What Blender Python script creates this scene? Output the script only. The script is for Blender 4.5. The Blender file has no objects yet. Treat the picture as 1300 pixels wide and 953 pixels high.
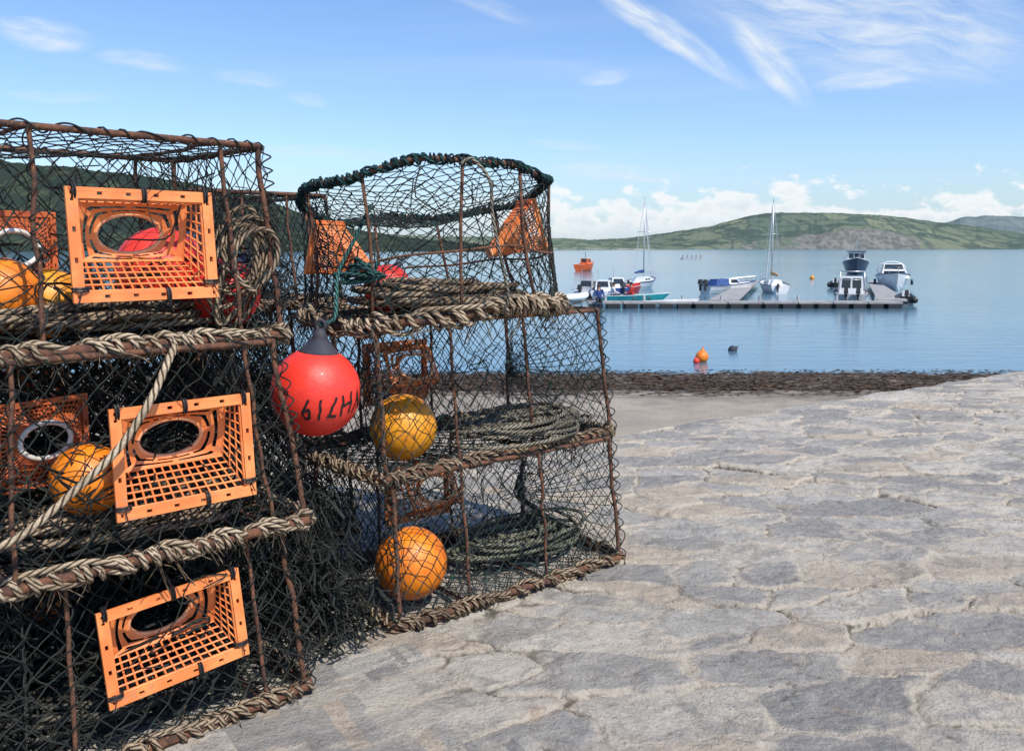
import bpy, bmesh, math, random
import numpy as np
from mathutils import Vector, Matrix
R=math.radians
scene=bpy.context.scene
col=scene.collection
SEA=-1.8
CP,SP=math.cos(R(6.02)),math.sin(R(6.02))
def at(u,v,Y):
    xc=(u-650)/1100; yc=(431-v)/1100
    d=(xc,CP+yc*SP,-SP+yc*CP); t=Y/d[1]
    return Vector((d[0]*t,Y,1.2+d[2]*t))
def on(u,v,z):
    xc=(u-650)/1100; yc=(431-v)/1100
    d=(xc,CP+yc*SP,-SP+yc*CP); t=(z-1.2)/d[2]
    return Vector((d[0]*t,d[1]*t,z))
# ---------------------------------------------------------------- node helpers
class NT:
    def __init__(s,tree): s.t=tree; s.n=tree.nodes; s.l=tree.links
    def new(s,typ,**k):
        n=s.n.new(typ)
        for a,b in k.items(): setattr(n,a,b)
        return n
    def put(s,inp,v):
        if isinstance(v,bpy.types.NodeSocket): s.l.new(v,inp)
        elif v is not None:
            try: inp.default_value=v
            except Exception: inp.default_value=(v[0],v[1],v[2],1)
    def m(s,op,a,b=None,c=None,clamp=False):
        n=s.new('ShaderNodeMath',operation=op); n.use_clamp=clamp
        s.put(n.inputs[0],a); s.put(n.inputs[1],b)
        if c is not None: s.put(n.inputs[2],c)
        return n.outputs[0]
    def ss(s,x,a,b):
        n=s.new('ShaderNodeMapRange',interpolation_type='SMOOTHSTEP')
        s.put(n.inputs[0],x); n.inputs[1].default_value=a; n.inputs[2].default_value=b
        return n.outputs[0]
    def noise(s,vec,scale,detail=5,rough=.55,dist=0):
        n=s.new('ShaderNodeTexNoise'); s.put(n.inputs['Vector'],vec)
        n.inputs['Scale'].default_value=scale; n.inputs['Detail'].default_value=detail
        n.inputs['Roughness'].default_value=rough; n.inputs['Distortion'].default_value=dist
        return n.outputs[0]
    def mix(s,f,a,b,mode='MIX'):
        n=s.new('ShaderNodeMix',data_type='RGBA',blend_type=mode)
        s.put(n.inputs[0],f); s.put(n.inputs[6],a); s.put(n.inputs[7],b)
        return n.outputs[2]
    def xyz(s,x,y,z=0):
        n=s.new('ShaderNodeCombineXYZ'); s.put(n.inputs[0],x); s.put(n.inputs[1],y); s.put(n.inputs[2],z); return n.outputs[0]
def c4(c): return (c[0],c[1],c[2],1)
def newmat(name):
    m=bpy.data.materials.new(name); m.use_nodes=True
    t=NT(m.node_tree); return m,t,t.n['Principled BSDF']
def bump(t,b,h,dist,strength=1):
    n=t.new('ShaderNodeBump'); n.inputs['Distance'].default_value=dist; n.inputs['Strength'].default_value=strength
    t.put(n.inputs['Height'],h); t.l.new(n.outputs[0],b.inputs['Normal'])
def simple(name,c1,c2=None,scale=8,rough=.6,bd=0.0,c3=None,metal=0,lo=.35,hi=.65,spec=None):
    m,t,b=newmat(name)
    tc=t.new('ShaderNodeTexCoord').outputs['Object']
    b.inputs['Roughness'].default_value=rough; b.inputs['Metallic'].default_value=metal
    if spec is not None: b.inputs['Specular IOR Level'].default_value=spec
    c2=c2 or tuple(x*.75 for x in c1)
    n=t.noise(tc,scale,4,.6)
    cc=t.mix(t.ss(n,lo,hi),c4(c1),c4(c2))
    if c3:
        n2=t.noise(tc,scale*3.7,3,.7); cc=t.mix(t.ss(n2,.55,.68),cc,c4(c3))
    t.l.new(cc,b.inputs['Base Color'])
    if bd: bump(t,b,t.noise(tc,scale*5,4,.6),bd)
    return m
def ropemat(name,c1,c2,pitch=.03,grime=.5):
    m,t,b=newmat(name); b.inputs['Roughness'].default_value=.9; b.inputs['Specular IOR Level'].default_value=.15
    tc=t.new('ShaderNodeTexCoord'); sp=t.new('ShaderNodeSeparateXYZ'); t.l.new(tc.outputs['UV'],sp.inputs[0])
    ph=t.m('ADD',t.m('MULTIPLY',sp.outputs[0],2*math.pi*3),t.m('MULTIPLY',sp.outputs[1],2*math.pi/pitch))
    w=t.m('MULTIPLY_ADD',t.m('SINE',ph),.5,.5)
    n=t.noise(tc.outputs['Object'],9,5,.65)
    cc=t.mix(t.ss(n,.35,.68),c4(c1),c4(c2))
    cc=t.mix(t.ss(w,.45,0),cc,(c2[0]*.3,c2[1]*.3,c2[2]*.3,1))  # shade in the grooves between strands painted into the colour
    fib=t.noise(tc.outputs['Object'],160,3,.7)
    cc=t.mix(.5,cc,t.mix(t.ss(fib,.3,.7),(.35,.35,.35,1),(1.3,1.3,1.3,1)),'MULTIPLY')
    t.l.new(cc,b.inputs['Base Color'])
    bump(t,b,t.m('ADD',t.m('POWER',w,.5),t.m('MULTIPLY',fib,.6)),.004)
    return m
M={}
M['rust']=simple('rusty_iron',(.15,.06,.03),(.05,.026,.018),30,.85,.003,c3=(.23,.105,.05))
M['net_black']=simple('black_twine',(.007,.009,.008),(.018,.020,.014),14,.85,c3=(.010,.028,.024))
M['net_green']=simple('green_black_twine',(.010,.022,.02),(.015,.015,.012),11,.85,c3=(.018,.075,.066))
M['orange']=simple('orange_plastic',(.87,.29,.085),(.78,.20,.05),7,.5,.001,c3=(.6,.22,.09),lo=.4,hi=.62)
M['orange_ring']=simple('highlight_orange_plastic',(.9,.48,.26),(.86,.33,.13),30,.45)  # whitish highlight on the entrance rings, painted as a paler orange
M['orange_dark']=simple('dark_orange_plastic',(.62,.15,.04),(.4,.09,.03),9,.6)  # darker orange for the inner funnels
M['ring_white']=simple('white_plastic_ring',(.75,.72,.66),(.55,.5,.44),30,.5)
M['tie']=simple('black_tie',(.01,.01,.012),rough=.5)
M['rope_tan']=ropemat('tan_rope',(.54,.43,.30),(.23,.165,.105),.026)
M['rope_brown']=ropemat('brown_rope',(.40,.305,.205),(.15,.105,.07),.026)
M['rope_dark']=ropemat('dark_rope',(.14,.125,.1),(.045,.045,.04),.02)
M['rope_grey']=ropemat('grey_rope',(.34,.3,.23),(.13,.12,.09),.02)
M['rope_sage']=ropemat('grey_green_rope',(.30,.30,.22),(.12,.125,.09),.02)
M['rope_teal']=ropemat('teal_rope',(.07,.2,.18),(.02,.05,.05),.02)
M['rope_rim']=ropemat('rim_rope',(.035,.11,.11),(.02,.03,.035),.02)
def buoymat(name,c1,c2,grime,amt=.75,sc=32):
    m,t,b=newmat(name); tc=t.new('ShaderNodeTexCoord').outputs['Object']
    b.inputs['Coat Weight'].default_value=.1
    n=t.noise(tc,14,4,.65); cc=t.mix(t.ss(n,.35,.7),c4(c1),c4(c2))
    n2=t.noise(tc,sc,7,.75,1.5); cc=t.mix(t.m('MULTIPLY',t.ss(n2,.54,.7),amt),cc,c4(grime))
    t.l.new(cc,b.inputs['Base Color']); t.l.new(t.m('MULTIPLY_ADD',n2,.5,.2),b.inputs['Roughness'])
    bump(t,b,n2,.0015); return m
M['b_red']=buoymat('red_buoy_vinyl',(.86,.045,.025),(.80,.04,.022),(.5,.03,.02),.45)
M['b_yel']=buoymat('yellow_buoy_vinyl',(.80,.34,.015),(.68,.22,.01),(.16,.07,.02),.85,24)
M['b_org']=buoymat('orange_buoy_vinyl',(.85,.25,.012),(.74,.16,.01),(.2,.08,.02),.85,24)
M['neck']=simple('navy_rubber',(.02,.025,.045),(.045,.04,.05),20,.75)
M['ink']=simple('black_paint',(.012,.01,.01),rough=.5)
M['white']=simple('white_gelcoat',(.8,.8,.78),(.7,.7,.69),3,.3)
M['grey']=simple('grey_deck',(.45,.46,.46),(.33,.34,.35),6,.7)
M['pont']=simple('grey_decking',(.36,.35,.33),(.25,.245,.235),2,.85)
M['black']=simple('black_rubber',(.015,.016,.018),(.03,.03,.033),8,.5)
M['navy']=simple('navy_paint',(.015,.025,.06),(.01,.015,.035),3,.3)
M['blue']=simple('blue_cover',(.02,.07,.25),(.015,.05,.16),4,.7)
M['redp']=simple('red_paint',(.55,.03,.02),(.4,.02,.02),3,.35)
M['teal']=simple('teal_paint',(.02,.32,.33),(.015,.22,.26),3,.4)
M['orp']=simple('orange_red_paint',(.85,.16,.03),(.72,.11,.02),3,.4)
M['glass']=simple('dark_glass',(.015,.02,.025),(.03,.04,.045),2,.1)
M['alu']=simple('aluminium',(.6,.6,.6),(.5,.5,.5),5,.35,metal=.6)
M['wood']=simple('varnished_wood',(.3,.16,.07),(.2,.1,.04),6,.5)
M['tan']=simple('ochre_sail_cover',(.5,.33,.14),(.4,.25,.1),6,.8)
M['skin']=simple('skin',(.5,.29,.2),(.45,.25,.17),6,.6)
M['hair']=simple('dark_hair',(.04,.025,.015),(.02,.015,.01),20,.7)
M['trouser']=simple('dark_trousers',(.03,.035,.05),(.02,.022,.03),6,.85)
M['cloth_white']=simple('white_shirt',(.7,.7,.7),(.6,.6,.6),6,.85)
M['cloth_blue']=simple('blue_jacket',(.03,.08,.25),(.02,.05,.16),6,.85)
M['cloth_red']=simple('red_jacket',(.5,.04,.03),(.38,.03,.02),6,.85)
# ---------------------------------------------------------------- mesh helpers
def tag(o,label=None,cat=None,group=None,kind=None):
    if label: o['label']=label
    if cat: o['category']=cat
    if group: o['group']=group
    if kind: o['kind']=kind
    return o
def empty(name,loc=(0,0,0),rz=0):
    o=bpy.data.objects.new(name,None); col.objects.link(o); o.location=loc; o.rotation_euler=(0,0,rz); o.empty_display_size=.1
    return o
def resample(P,ds,closed=False):
    P=np.asarray([tuple(p) for p in P],float)
    if closed: P=np.vstack([P,P[:1]])
    d=np.r_[0,np.cumsum(np.linalg.norm(np.diff(P,axis=0),axis=1))]
    n=max(2,int(d[-1]/ds)+1); s=np.linspace(0,d[-1],n+1 if closed else n)
    if closed: s=s[:-1]
    return np.stack([np.interp(s,d,P[:,k]) for k in range(3)],1)
def cr(P,n=8,closed=False):
    P=[np.array(tuple(p),float) for p in P]; N=len(P); out=[]
    for i in range(N if closed else N-1):
        if closed: a,b,c,d=P[i-1],P[i],P[(i+1)%N],P[(i+2)%N]
        else: a,b,c,d=P[max(i-1,0)],P[i],P[i+1],P[min(i+2,N-1)]
        for k in range(n):
            t=k/n; out.append(.5*((2*b)+(c-a)*t+(2*a-5*b+4*c-d)*t*t+(3*b-a-3*c+d)*t**3))
    if not closed: out.append(P[-1])
    return np.array(out)
def roundloop(C,rad,n=5):
    C=[np.array(tuple(c),float) for c in C]; out=[]
    for i in range(len(C)):
        p,a,b=C[i],C[i-1],C[(i+1)%len(C)]
        u=(a-p)/np.linalg.norm(a-p); w=(b-p)/np.linalg.norm(b-p)
        for k in range(n+1):
            t=k/n; out.append((1-t)**2*(p+u*rad)+2*t*(1-t)*p+t*t*(p+w*rad))
    return np.array(out)
def frames(P,closed):
    if closed: T=np.roll(P,-1,0)-np.roll(P,1,0)
    else: T=np.gradient(P,axis=0)
    T/= (np.linalg.norm(T,axis=1)[:,None]+1e-12)
    ax=np.zeros(3); ax[np.argmin(abs(T[0]))]=1
    n=np.cross(T[0],ax); n/=np.linalg.norm(n); N=np.zeros_like(P)
    for i in range(len(P)):
        n=n-T[i]*np.dot(T[i],n); n/= (np.linalg.norm(n)+1e-12); N[i]=n
    return T,N,np.cross(T,N)
def helix(P,rad,pitch,closed=False,rng=random,irr=.3,turn0=0):
    P=resample(P,pitch/9,closed); T,N,B=frames(P,closed); out=[];ph=turn0
    k=1;q=1;qq=1
    for i in range(len(P)):
        if i%9==0: k=max(.15,1+irr*rng.uniform(-1,1)); q=rng.uniform(.85,1.45)
        qq=qq*.8+q*.2
        ph+=2*math.pi/9*k
        rr=rad*qq
        out.append(P[i]+N[i]*math.cos(ph)*rr+B[i]*math.sin(ph)*rr)
    return np.array(out)
class MB:
    def __init__(s): s.v=[];s.f=[];s.uv=[]
    def add(s,vs,fs,uvs=None):
        o=len(s.v); s.v.extend([tuple(map(float,p)) for p in vs])
        for k,f in enumerate(fs):
            s.f.append([i+o for i in f]); s.uv.append(uvs[k] if uvs else [(0,0)]*len(f))
    def tube(s,P,r,n=6,closed=False,r1=None):
        P=np.asarray([tuple(p) for p in P],float)
        if len(P)<2: return
        T,N,B=frames(P,closed); L=np.r_[0,np.cumsum(np.linalg.norm(np.diff(P,axis=0),axis=1))]
        vs=[];m=len(P); cs=[(math.cos(2*math.pi*k/n),math.sin(2*math.pi*k/n)) for k in range(n)]
        for i in range(m):
            rr=r if r1 is None else r+(r1-r)*i/(m-1)
            for c,d in cs: vs.append(P[i]+N[i]*c*rr+B[i]*d*rr)
        fs=[];uv=[]
        for i in range(m if closed else m-1):
            j=(i+1)%m; l0=L[i]; l1=L[i+1] if i+1<m else L[i]+np.linalg.norm(P[0]-P[-1])
            for k in range(n):
                q=(k+1)%n; fs.append((i*n+k,i*n+q,j*n+q,j*n+k))
                uv.append([(k/n,l0),((k+1)/n,l0),((k+1)/n,l1),(k/n,l1)])
        if not closed:
            fs.append(tuple(range(n))[::-1]); uv.append([(0,0)]*n)
            fs.append(tuple((m-1)*n+k for k in range(n))); uv.append([(0,0)]*n)
        s.add(vs,fs,uv)
    def seg(s,a,b,r,rng=None):
        d=b-a; L=d.length
        if L<1e-6: return
        d/=L; ax=Vector((0,0,1)) if abs(d.z)<.8 else Vector((1,0,0))
        n=d.cross(ax).normalized(); q=d.cross(n)
        mid=(a+b)/2
        if rng: mid=mid+Vector((rng.uniform(-1,1),rng.uniform(-1,1),rng.uniform(-1.4,.6)))*.0022
        vs=[]
        for p in (a,mid,b):
            for c,e in ((1,0),(-.5,.866),(-.5,-.866)): vs.append(p+n*(c*r)+q*(e*r))
        s.add(vs,[(0,1,4,3),(1,2,5,4),(2,0,3,5),(3,4,7,6),(4,5,8,7),(5,3,6,8)])
    def knot(s,p,r):
        vs=[p+Vector(d)*r for d in ((1,0,0),(-1,0,0),(0,1,0),(0,-1,0),(0,0,1),(0,0,-1))]
        s.add(vs,[(0,2,4),(2,1,4),(1,3,4),(3,0,4),(2,0,5),(1,2,5),(3,1,5),(0,3,5)])
    def box(s,c,d,Mx=None):
        x,y,z=d[0]/2,d[1]/2,d[2]/2
        vs=[Vector((c[0]+a*x,c[1]+b*y,c[2]+e*z)) for a in(-1,1) for b in(-1,1) for e in(-1,1)]
        if Mx: vs=[Mx@p for p in vs]
        s.add(vs,[(0,1,3,2),(4,6,7,5),(0,4,5,1),(2,3,7,6),(0,2,6,4),(1,5,7,3)])
    def frust(s,c,l,w,h,fi=0,bi=0,si=0):
        x0,x1=c[0]-l/2,c[0]+l/2; y=w/2
        vs=[(x0,c[1]-y,c[2]),(x1,c[1]-y,c[2]),(x1,c[1]+y,c[2]),(x0,c[1]+y,c[2]),
            (x0+bi,c[1]-y+si,c[2]+h),(x1-fi,c[1]-y+si,c[2]+h),(x1-fi,c[1]+y-si,c[2]+h),(x0+bi,c[1]+y-si,c[2]+h)]
        s.add(vs,[(3,2,1,0),(4,5,6,7),(0,1,5,4),(1,2,6,5),(2,3,7,6),(3,0,4,7)])
        return [Vector(p) for p in vs]
    def lathe(s,prof,n=24,cen=(0,0,0)):
        vs=[];m=len(prof)
        for r,z in prof:
            for k in range(n):
                a=2*math.pi*k/n; vs.append((cen[0]+r*math.cos(a),cen[1]+r*math.sin(a),cen[2]+z))
        fs=[(i*n+k,i*n+(k+1)%n,(i+1)*n+(k+1)%n,(i+1)*n+k) for i in range(m-1) for k in range(n)]
        fs.append(tuple(range(n))[::-1]); fs.append(tuple((m-1)*n+k for k in range(n)))
        s.add(vs,fs)
    def build(s,name,mat,parent=None,smooth=False,loc=None):
        me=bpy.data.meshes.new(name); me.from_pydata(s.v,[],s.f)
        uv=me.uv_layers.new(name='UVMap'); flat=[c for f in s.uv for p in f for c in p]
        uv.data.foreach_set('uv',flat)
        if smooth: me.polygons.foreach_set('use_smooth',[True]*len(me.polygons))
        me.materials.append(mat); me.validate(); me.update()
        o=bpy.data.objects.new(name,me); col.objects.link(o)
        if parent: o.parent=parent
        if loc is not None: o.location=loc
        return o
def rope(name,P,r,mat,label=None,cat='rope',parent=None,n=7,group=None):
    mb=MB(); mb.tube(P,r,n); o=mb.build(name,mat,parent,True)
    if label: tag(o,label,cat,group)
    return o
# ---------------------------------------------------------------- net
def net(mb,S,nu,nv,r,jit,rng,skip=None):
    nd={}
    for i in range(nu+1):
        for j in range(nv+1):
            if (i+j)%2==0:
                u=i/nu;v=j/nv
                if 0<i<nu: u+=rng.uniform(-jit,jit)/nu
                if 0<j<nv: v+=rng.uniform(-jit,jit)/nv
                nd[i,j]=(u,v,Vector(S(u,v)))
    for (i,j),(u,v,p) in nd.items():
        used=False
        for dj in (-1,1):
            k=(i+1,j+dj)
            if k in nd:
                q=nd[k]
                if skip and skip((u+q[0])/2,(v+q[1])/2): continue
                if rng.random()<.012: continue
                mb.seg(p,q[2],r*rng.uniform(.8,1.2),rng); used=True
        if used and 0<i<nu and 0<j<nv: mb.knot(p,r*2.0)
def bil(a,b,c,d,sag=0,nrm=(0,0,0),ph=0,wp=.014):
    a,b,c,d=map(Vector,(a,b,c,d)); n=Vector(nrm); ex=(b-a).normalized(); ez=(d-a).normalized()
    def S(u,v):
        p=a*(1-u)*(1-v)+b*u*(1-v)+c*u*v+d*(1-u)*v
        m=math.sin(math.pi*min(max(u,0),1))*math.sin(math.pi*min(max(v,0),1))
        k=sag*m*(1+.4*math.sin(u*9+ph)+.3*math.sin(v*7+ph*2))
        w=wp*m
        return p+n*k+ex*w*math.sin(v*6+u*4+ph*3)+ez*w*(math.sin(u*9+ph)-.5)
    return S
def funnel(parent,O,ex,ez,n,w=.335,h=.255,depth=.085,up=.034,a=.078,b=.046,N=48,ties=True,rng=random,lv=(0,.2,.38,.56,.74),br=.0024,mat='orange',cone=False,bd=.025,rmat='orange_ring',rr=.0056):
    ex,ez,n=Vector(ex).normalized(),Vector(ez).normalized(),Vector(n).normalized(); O=Vector(O)
    Mx=Matrix(((ex.x,n.x,ez.x,O.x),(ex.y,n.y,ez.y,O.y),(ex.z,n.z,ez.z,O.z),(0,0,0,1)))
    mb=MB(); th=.008; ra=bd*.35
    for sgn in (-1,1):
        mb.box((0,0,sgn*(h/2-ra/2)),(w,th,ra),Mx); mb.box((0,0,sgn*(h/2-bd+ra/2)),(w-2*bd+2*ra,th,ra),Mx)
        mb.box((sgn*(w/2-ra/2),0,0),(ra,th,h-2*ra),Mx); mb.box((sgn*(w/2-bd+ra/2),0,0),(ra,th,h-2*bd),Mx)
        sl=bd-2*ra
        for k in range(5):
            x0=-w/2+ra+ (w-2*ra)*k/5; mb.box((x0+(w-2*ra)/10,0,sgn*(h/2-ra-sl/2)),((w-2*ra)/5-.012,th*.9,sl),Mx)
        for k in range(3):
            z0=-h/2+bd+(h-2*bd)*k/3; mb.box((sgn*(w/2-ra-sl/2),0,z0+(h-2*bd)/6),(sl,th*.9,(h-2*bd)/3-.012),Mx)
        mb.box((sgn*(w/2-ra-sl/2),0,(h/2-bd+ra/2)),(sl,th*.9,ra),Mx); mb.box((sgn*(w/2-ra-sl/2),0,-(h/2-bd+ra/2)),(sl,th*.9,ra),Mx)
        mb.box((0,.008,sgn*(h/2-bd+.002)),(w-2*bd,.016,.004),Mx); mb.box((sgn*(w/2-bd+.002),.008,0),(.004,.016,h-2*bd),Mx)
    W,Hh=w/2-bd,h/2-bd
    def rectp(k,X,z0,z1):
        c=2*X;d_=z1-z0; s_=2*(c+d_)*k/N
        if s_<c: return (-X+s_,z0)
        if s_<c+d_: return (X,z0+s_-c)
        if s_<2*c+d_: return (X-(s_-c-d_),z1)
        return (-X,z1-(s_-2*c-d_))
    if cone:
        rect=[rectp(k,W,-Hh,Hh) for k in range(N)]; ring=[]
        for p in rect:
            th_=math.atan2(p[1]/Hh,p[0]/W); ring.append((a*math.cos(th_),up+b*math.sin(th_)))
        def P(k,s_):
            k%=N; x=rect[k][0]*(1-s_)+ring[k][0]*s_; z=rect[k][1]*(1-s_)+ring[k][1]*s_
            return Mx@Vector((x,.004+depth*(s_**.9),z))
        for s_ in lv: mb.tube([P(k,s_) for k in range(N)],br*1.08,4,True)
        for k in range(N): mb.tube([P(k,0),P(k,.4),P(k,.9)],br,4)
        vs=[];fs=[]
        for k in range(N): vs+= [P(k,.84),P(k,1.0)]
        for k in range(N):
            q=(k+1)%N; fs+=[(k*2,q*2,q*2+1,k*2+1)]
        mb.add(vs,fs); ringpts=[P(k,1.0) for k in range(N)]
    else:
        X=W*.88; z0,z1=up-b-.020,Hh*.985; D0=.004
        def quad(A,B,C,Dd,nu,nv):
            A,B,C,Dd=[Vector(q) for q in (A,B,C,Dd)]
            def S(u,v): return Mx@(A*(1-u)*(1-v)+B*u*(1-v)+C*u*v+Dd*(1-u)*v)
            for i in range(nu+1): mb.tube([S(i/nu,0),S(i/nu,.5),S(i/nu,1)],br,4)
            for j in range(nv+1): mb.tube([S(0,j/nv),S(.5,j/nv),S(1,j/nv)],br*1.15,4)
        dt=depth*.55
        F=[(-W,D0,-Hh),(W,D0,-Hh),(W,D0,Hh),(-W,D0,Hh)]; Bk=[(-X,depth,z0),(X,depth,z0),(X,dt,z1),(-X,dt,z1)]
        quad(F[0],F[1],Bk[1],Bk[0],13,5); quad(F[1],F[2],Bk[2],Bk[1],8,3); quad(F[0],F[3],Bk[3],Bk[0],8,3); quad(F[3],F[2],Bk[2],Bk[3],13,1)
        rp=[rectp(k,X,z0,z1) for k in range(N)]; zc=(z0+z1)/2
        def yq(z): return depth+(dt-depth)*(z-z0)/(z1-z0)
        def Q(k,s_):
            k%=N; p=rp[k]; th_=math.atan2((p[1]-zc)/((z1-z0)/2),p[0]/X); q=(a*math.cos(th_),up+b*math.sin(th_))
            x=p[0]*(1-s_)+q[0]*s_; z=p[1]*(1-s_)+q[1]*s_; return Mx@Vector((x,yq(z)+.022*s_,z))
        vs=[];fs=[]
        lev=(0,.28,.42,.62,.74,1)
        for k in range(N): vs+=[Q(k,s_) for s_ in lev]
        nl=len(lev)
        for k in range(N):
            q=(k+1)%N
            for j in range(nl-1):
                if j==1 and k%8 not in(0,): continue
                if j==3 and (k+4)%8 not in(0,): continue
                fs.append((k*nl+j,q*nl+j,q*nl+j+1,k*nl+j+1))
        mb.add(vs,fs); ringpts=[Q(k,1) for k in range(N)]
    f=mb.build('entrance_funnel',M[mat],parent)
    r_=MB(); r_.tube([p+n*.003 for p in ringpts],rr,6,True); r_.build('ring',M[rmat],f,True)
    if ties:
        for (x,z) in ((-.46,.47),(0,.45),(.44,.46),(-.45,-.4),(.45,-.36),(.12,-.46)):
            c=Mx@Vector((x*w,0,z*h)); t_=MB()
            ax=ez if abs(z)>.43 else ex
            loop=[c+(ax*math.cos(q)*.017+n*math.sin(q)*.010) for q in np.linspace(0,2*math.pi,12,endpoint=False)]
            t_.tube(loop,.0028,5,True)
            loop=[p+(ex if abs(z)>.43 else ez)*.006 for p in loop]; t_.tube(loop,.0028,5,True)
            e=c+Vector((rng.uniform(-.02,.02),-.02*n.y,rng.uniform(.02,.04)*(1 if z>0 else -1))); t_.tube([c-n*.01,e],.0015,4)
            t_.build('tie',M['tie'],f)
    return f
def tangles(mb,rng,L,W,H,n,r=.0016,full=False):
    for _ in range(n):
        f=rng.choice((0,1,2,2,2)) if not full else 2
        x=rng.uniform(.02,L-.02); z=rng.uniform(.04,H)
        y={0:rng.uniform(0,.05),1:W-.03,2:rng.uniform(.05,W-.05)}[f]
        p=[Vector((x,y,z))]
        for k in range(rng.randint(2,5)):
            x+=rng.uniform(-.1,.1); z-=rng.uniform(-.03,.09); y+=rng.uniform(-.03,.03)
            p.append(Vector((min(max(x,.01),L-.01),min(max(y,.01),W-.01),max(z,.02))))
        mb.tube(cr(p,3),r*rng.uniform(.7,1.7),3)
def frays(mb,P,rng,n,ln=.035,r=.0014):
    for _ in range(n):
        p=Vector(P[rng.randrange(len(P))]); d=Vector((rng.uniform(-1,1),rng.uniform(-1,1),rng.uniform(-1.6,.5))).normalized()
        q=p+d*.010; mb.tube(cr([q,q+d*ln*.5+Vector((0,0,-.004)),q+d*ln*rng.uniform(.6,1.2)+Vector((rng.uniform(-.01,.01),0,-.012))],3),r,3)
def pot(label,org,ang,L=1.0,W=.6,H=.475,ix=.045,iy=.04,seed=1,fun=(),netm='net_black',hoops=(.33,.66),div=(.33,),nu=30,nv=14,rb='rope_brown',group=None,lean=(0,0),soft=False,cheap=False,layers=0,ntang=60,nr=.0017,lr=1.3,heap=160):
    rng=random.Random(seed)
    root=empty('lobster_pot',org,R(ang)); tag(root,label,'lobster pot',group)
    lx,ly=lean
    def Bp(x,y): return Vector((x,y,0))
    def Tp(x,y): return Vector((ix+lx+(L-2*ix)*x/L, iy+ly+(W-2*iy)*y/W, H))
    b=[Bp(0,0),Bp(L,0),Bp(L,W),Bp(0,W)]; t=[Tp(0,0),Tp(L,0),Tp(L,W),Tp(0,W)]
    fr=MB()
    def wob(P,a=.005):
        P=resample(P,.06,False) ; q=P.copy()
        for i in range(len(q)): q[i]+=np.array([rng.uniform(-a,a) for _ in range(3)])*(0 if i in(0,len(q)-1) else 1)
        return cr(q,3)
    base=roundloop(b,.03); top=roundloop(t,.045)
    fr.tube(base,.0125,8,True); fr.tube(top,.0082,7,True)
    for i in range(4):
        fr.tube(wob([b[i]*.97+Vector((L/2,W/2,0))*.03,t[i]*.97+(t[0]+t[2])/2*.03]),.0075,7)
    for x in hoops:
        fr.tube(wob([Bp(x*L,0),Tp(x*L,0)]),.0055,6); fr.tube(wob([Bp(x*L,W),Tp(x*L,W)]),.0055,6)
        fr.tube(wob([Tp(x*L,0),Tp(x*L,W)]),.0055,6); fr.tube([Bp(x*L,0),Bp(x*L,W)],.009,6)
    fr.build('frame',M['rust'],root,True)
    nm=MB(); r=nr
    holes=[f for f in fun if f.get('side','front')=='front']
    def skip(u,v):
        for f in holes:
            if abs(u*L-f['x'])<f.get('w',.335)/2-.012 and abs(v*H-f['z'])<.255/2-.012: return True
        return False
    ph=rng.uniform(0,6); J=.25
    net(nm,bil(b[0],b[1],t[1],t[0],.016,(0,1,0),ph),nu,nv,r,J,rng,skip)
    net(nm,bil(b[3],b[2],t[2],t[3],.02,(0,-1,0),ph+1),nu,nv,r,J,rng)
    ne=int(nu*.6)//2*2
    net(nm,bil(b[0],b[3],t[3],t[0],.016,(1,0,0),ph+2),ne,nv,r,J,rng)
    net(nm,bil(b[1],b[2],t[2],t[1],.016,(-1,0,0),ph+3),ne,nv,r,J,rng)
    net(nm,bil(t[0],t[1],t[2],t[3],.03,(0,0,-1),ph+4),nu,ne,r,J,rng)
    net(nm,bil(b[0],b[1],b[2],b[3],.01,(0,0,1),ph+4),nu,ne,r*1.4,J,rng)
    for x in div:
        net(nm,bil(Bp(x*L,0),Bp(x*L,W),Tp(x*L,W),Tp(x*L,0),.05,(1,0,0),ph),ne,nv,r,J,rng)
    for k in range(layers):  # extra net sheets added inside to darken the pot
        y0=W*(.50+.44*(k+rng.random()*.5)/max(1,layers)); zt=H*rng.uniform(.85,.98)
        net(nm,bil((.03,y0,.03),(L-.03,y0+rng.uniform(-.06,.06),.03),(L-.06,y0+.03,zt),(.06,y0-.03,zt),.05,(0,1,0),ph+k,.03),nu,nv,r*lr,.5,rng)
    if soft:
        for cx,cy,cz in soft:
            K=Vector((cx,cy,cz))
            for q in range(34):
                a=2*math.pi*q/34; x=math.cos(a);z=math.sin(a); m_=max(abs(x),abs(z))
                E=Vector((L-.02-ix*.5,W/2+x/m_*(W/2-.05),H/2+z/m_*(H/2-.03)))
                nm.tube(cr([E,E.lerp(K,.5)+Vector((0,0,-.012)),K+Vector((0,x*.012,z*.012))],4),.0017,4)
            for s_ in (.25,.45,.62,.78,.9):
                lp=[]
                for q in range(34):
                    a=2*math.pi*q/34; x=math.cos(a);z=math.sin(a); m_=max(abs(x),abs(z))
                    E=Vector((L-.02-ix*.5,W/2+x/m_*(W/2-.05),H/2+z/m_*(H/2-.03)))
                    lp.append(E.lerp(K,s_)+Vector((rng.uniform(-1,1),rng.uniform(-1,1),rng.uniform(-1,1)))*.006)
                nm.tube(lp,.0017,4,True)
    if not cheap: tangles(nm,rng,L,W,H,ntang)
    if layers: tangles(nm,rng,L,W,H*.5,heap,.0026,True)  # loose twine added low in the pot, also to darken it
    nm.build('netting',M[netm],root)
    rb1=MB()
    h1=helix(base,.0160,.046,True,rng,1.0)
    rb1.tube(h1,.0072,6)
    h2=helix(base,.0180,.085,True,rng,1.1,2.5); rb1.tube(h2,.0062,6)
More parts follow.
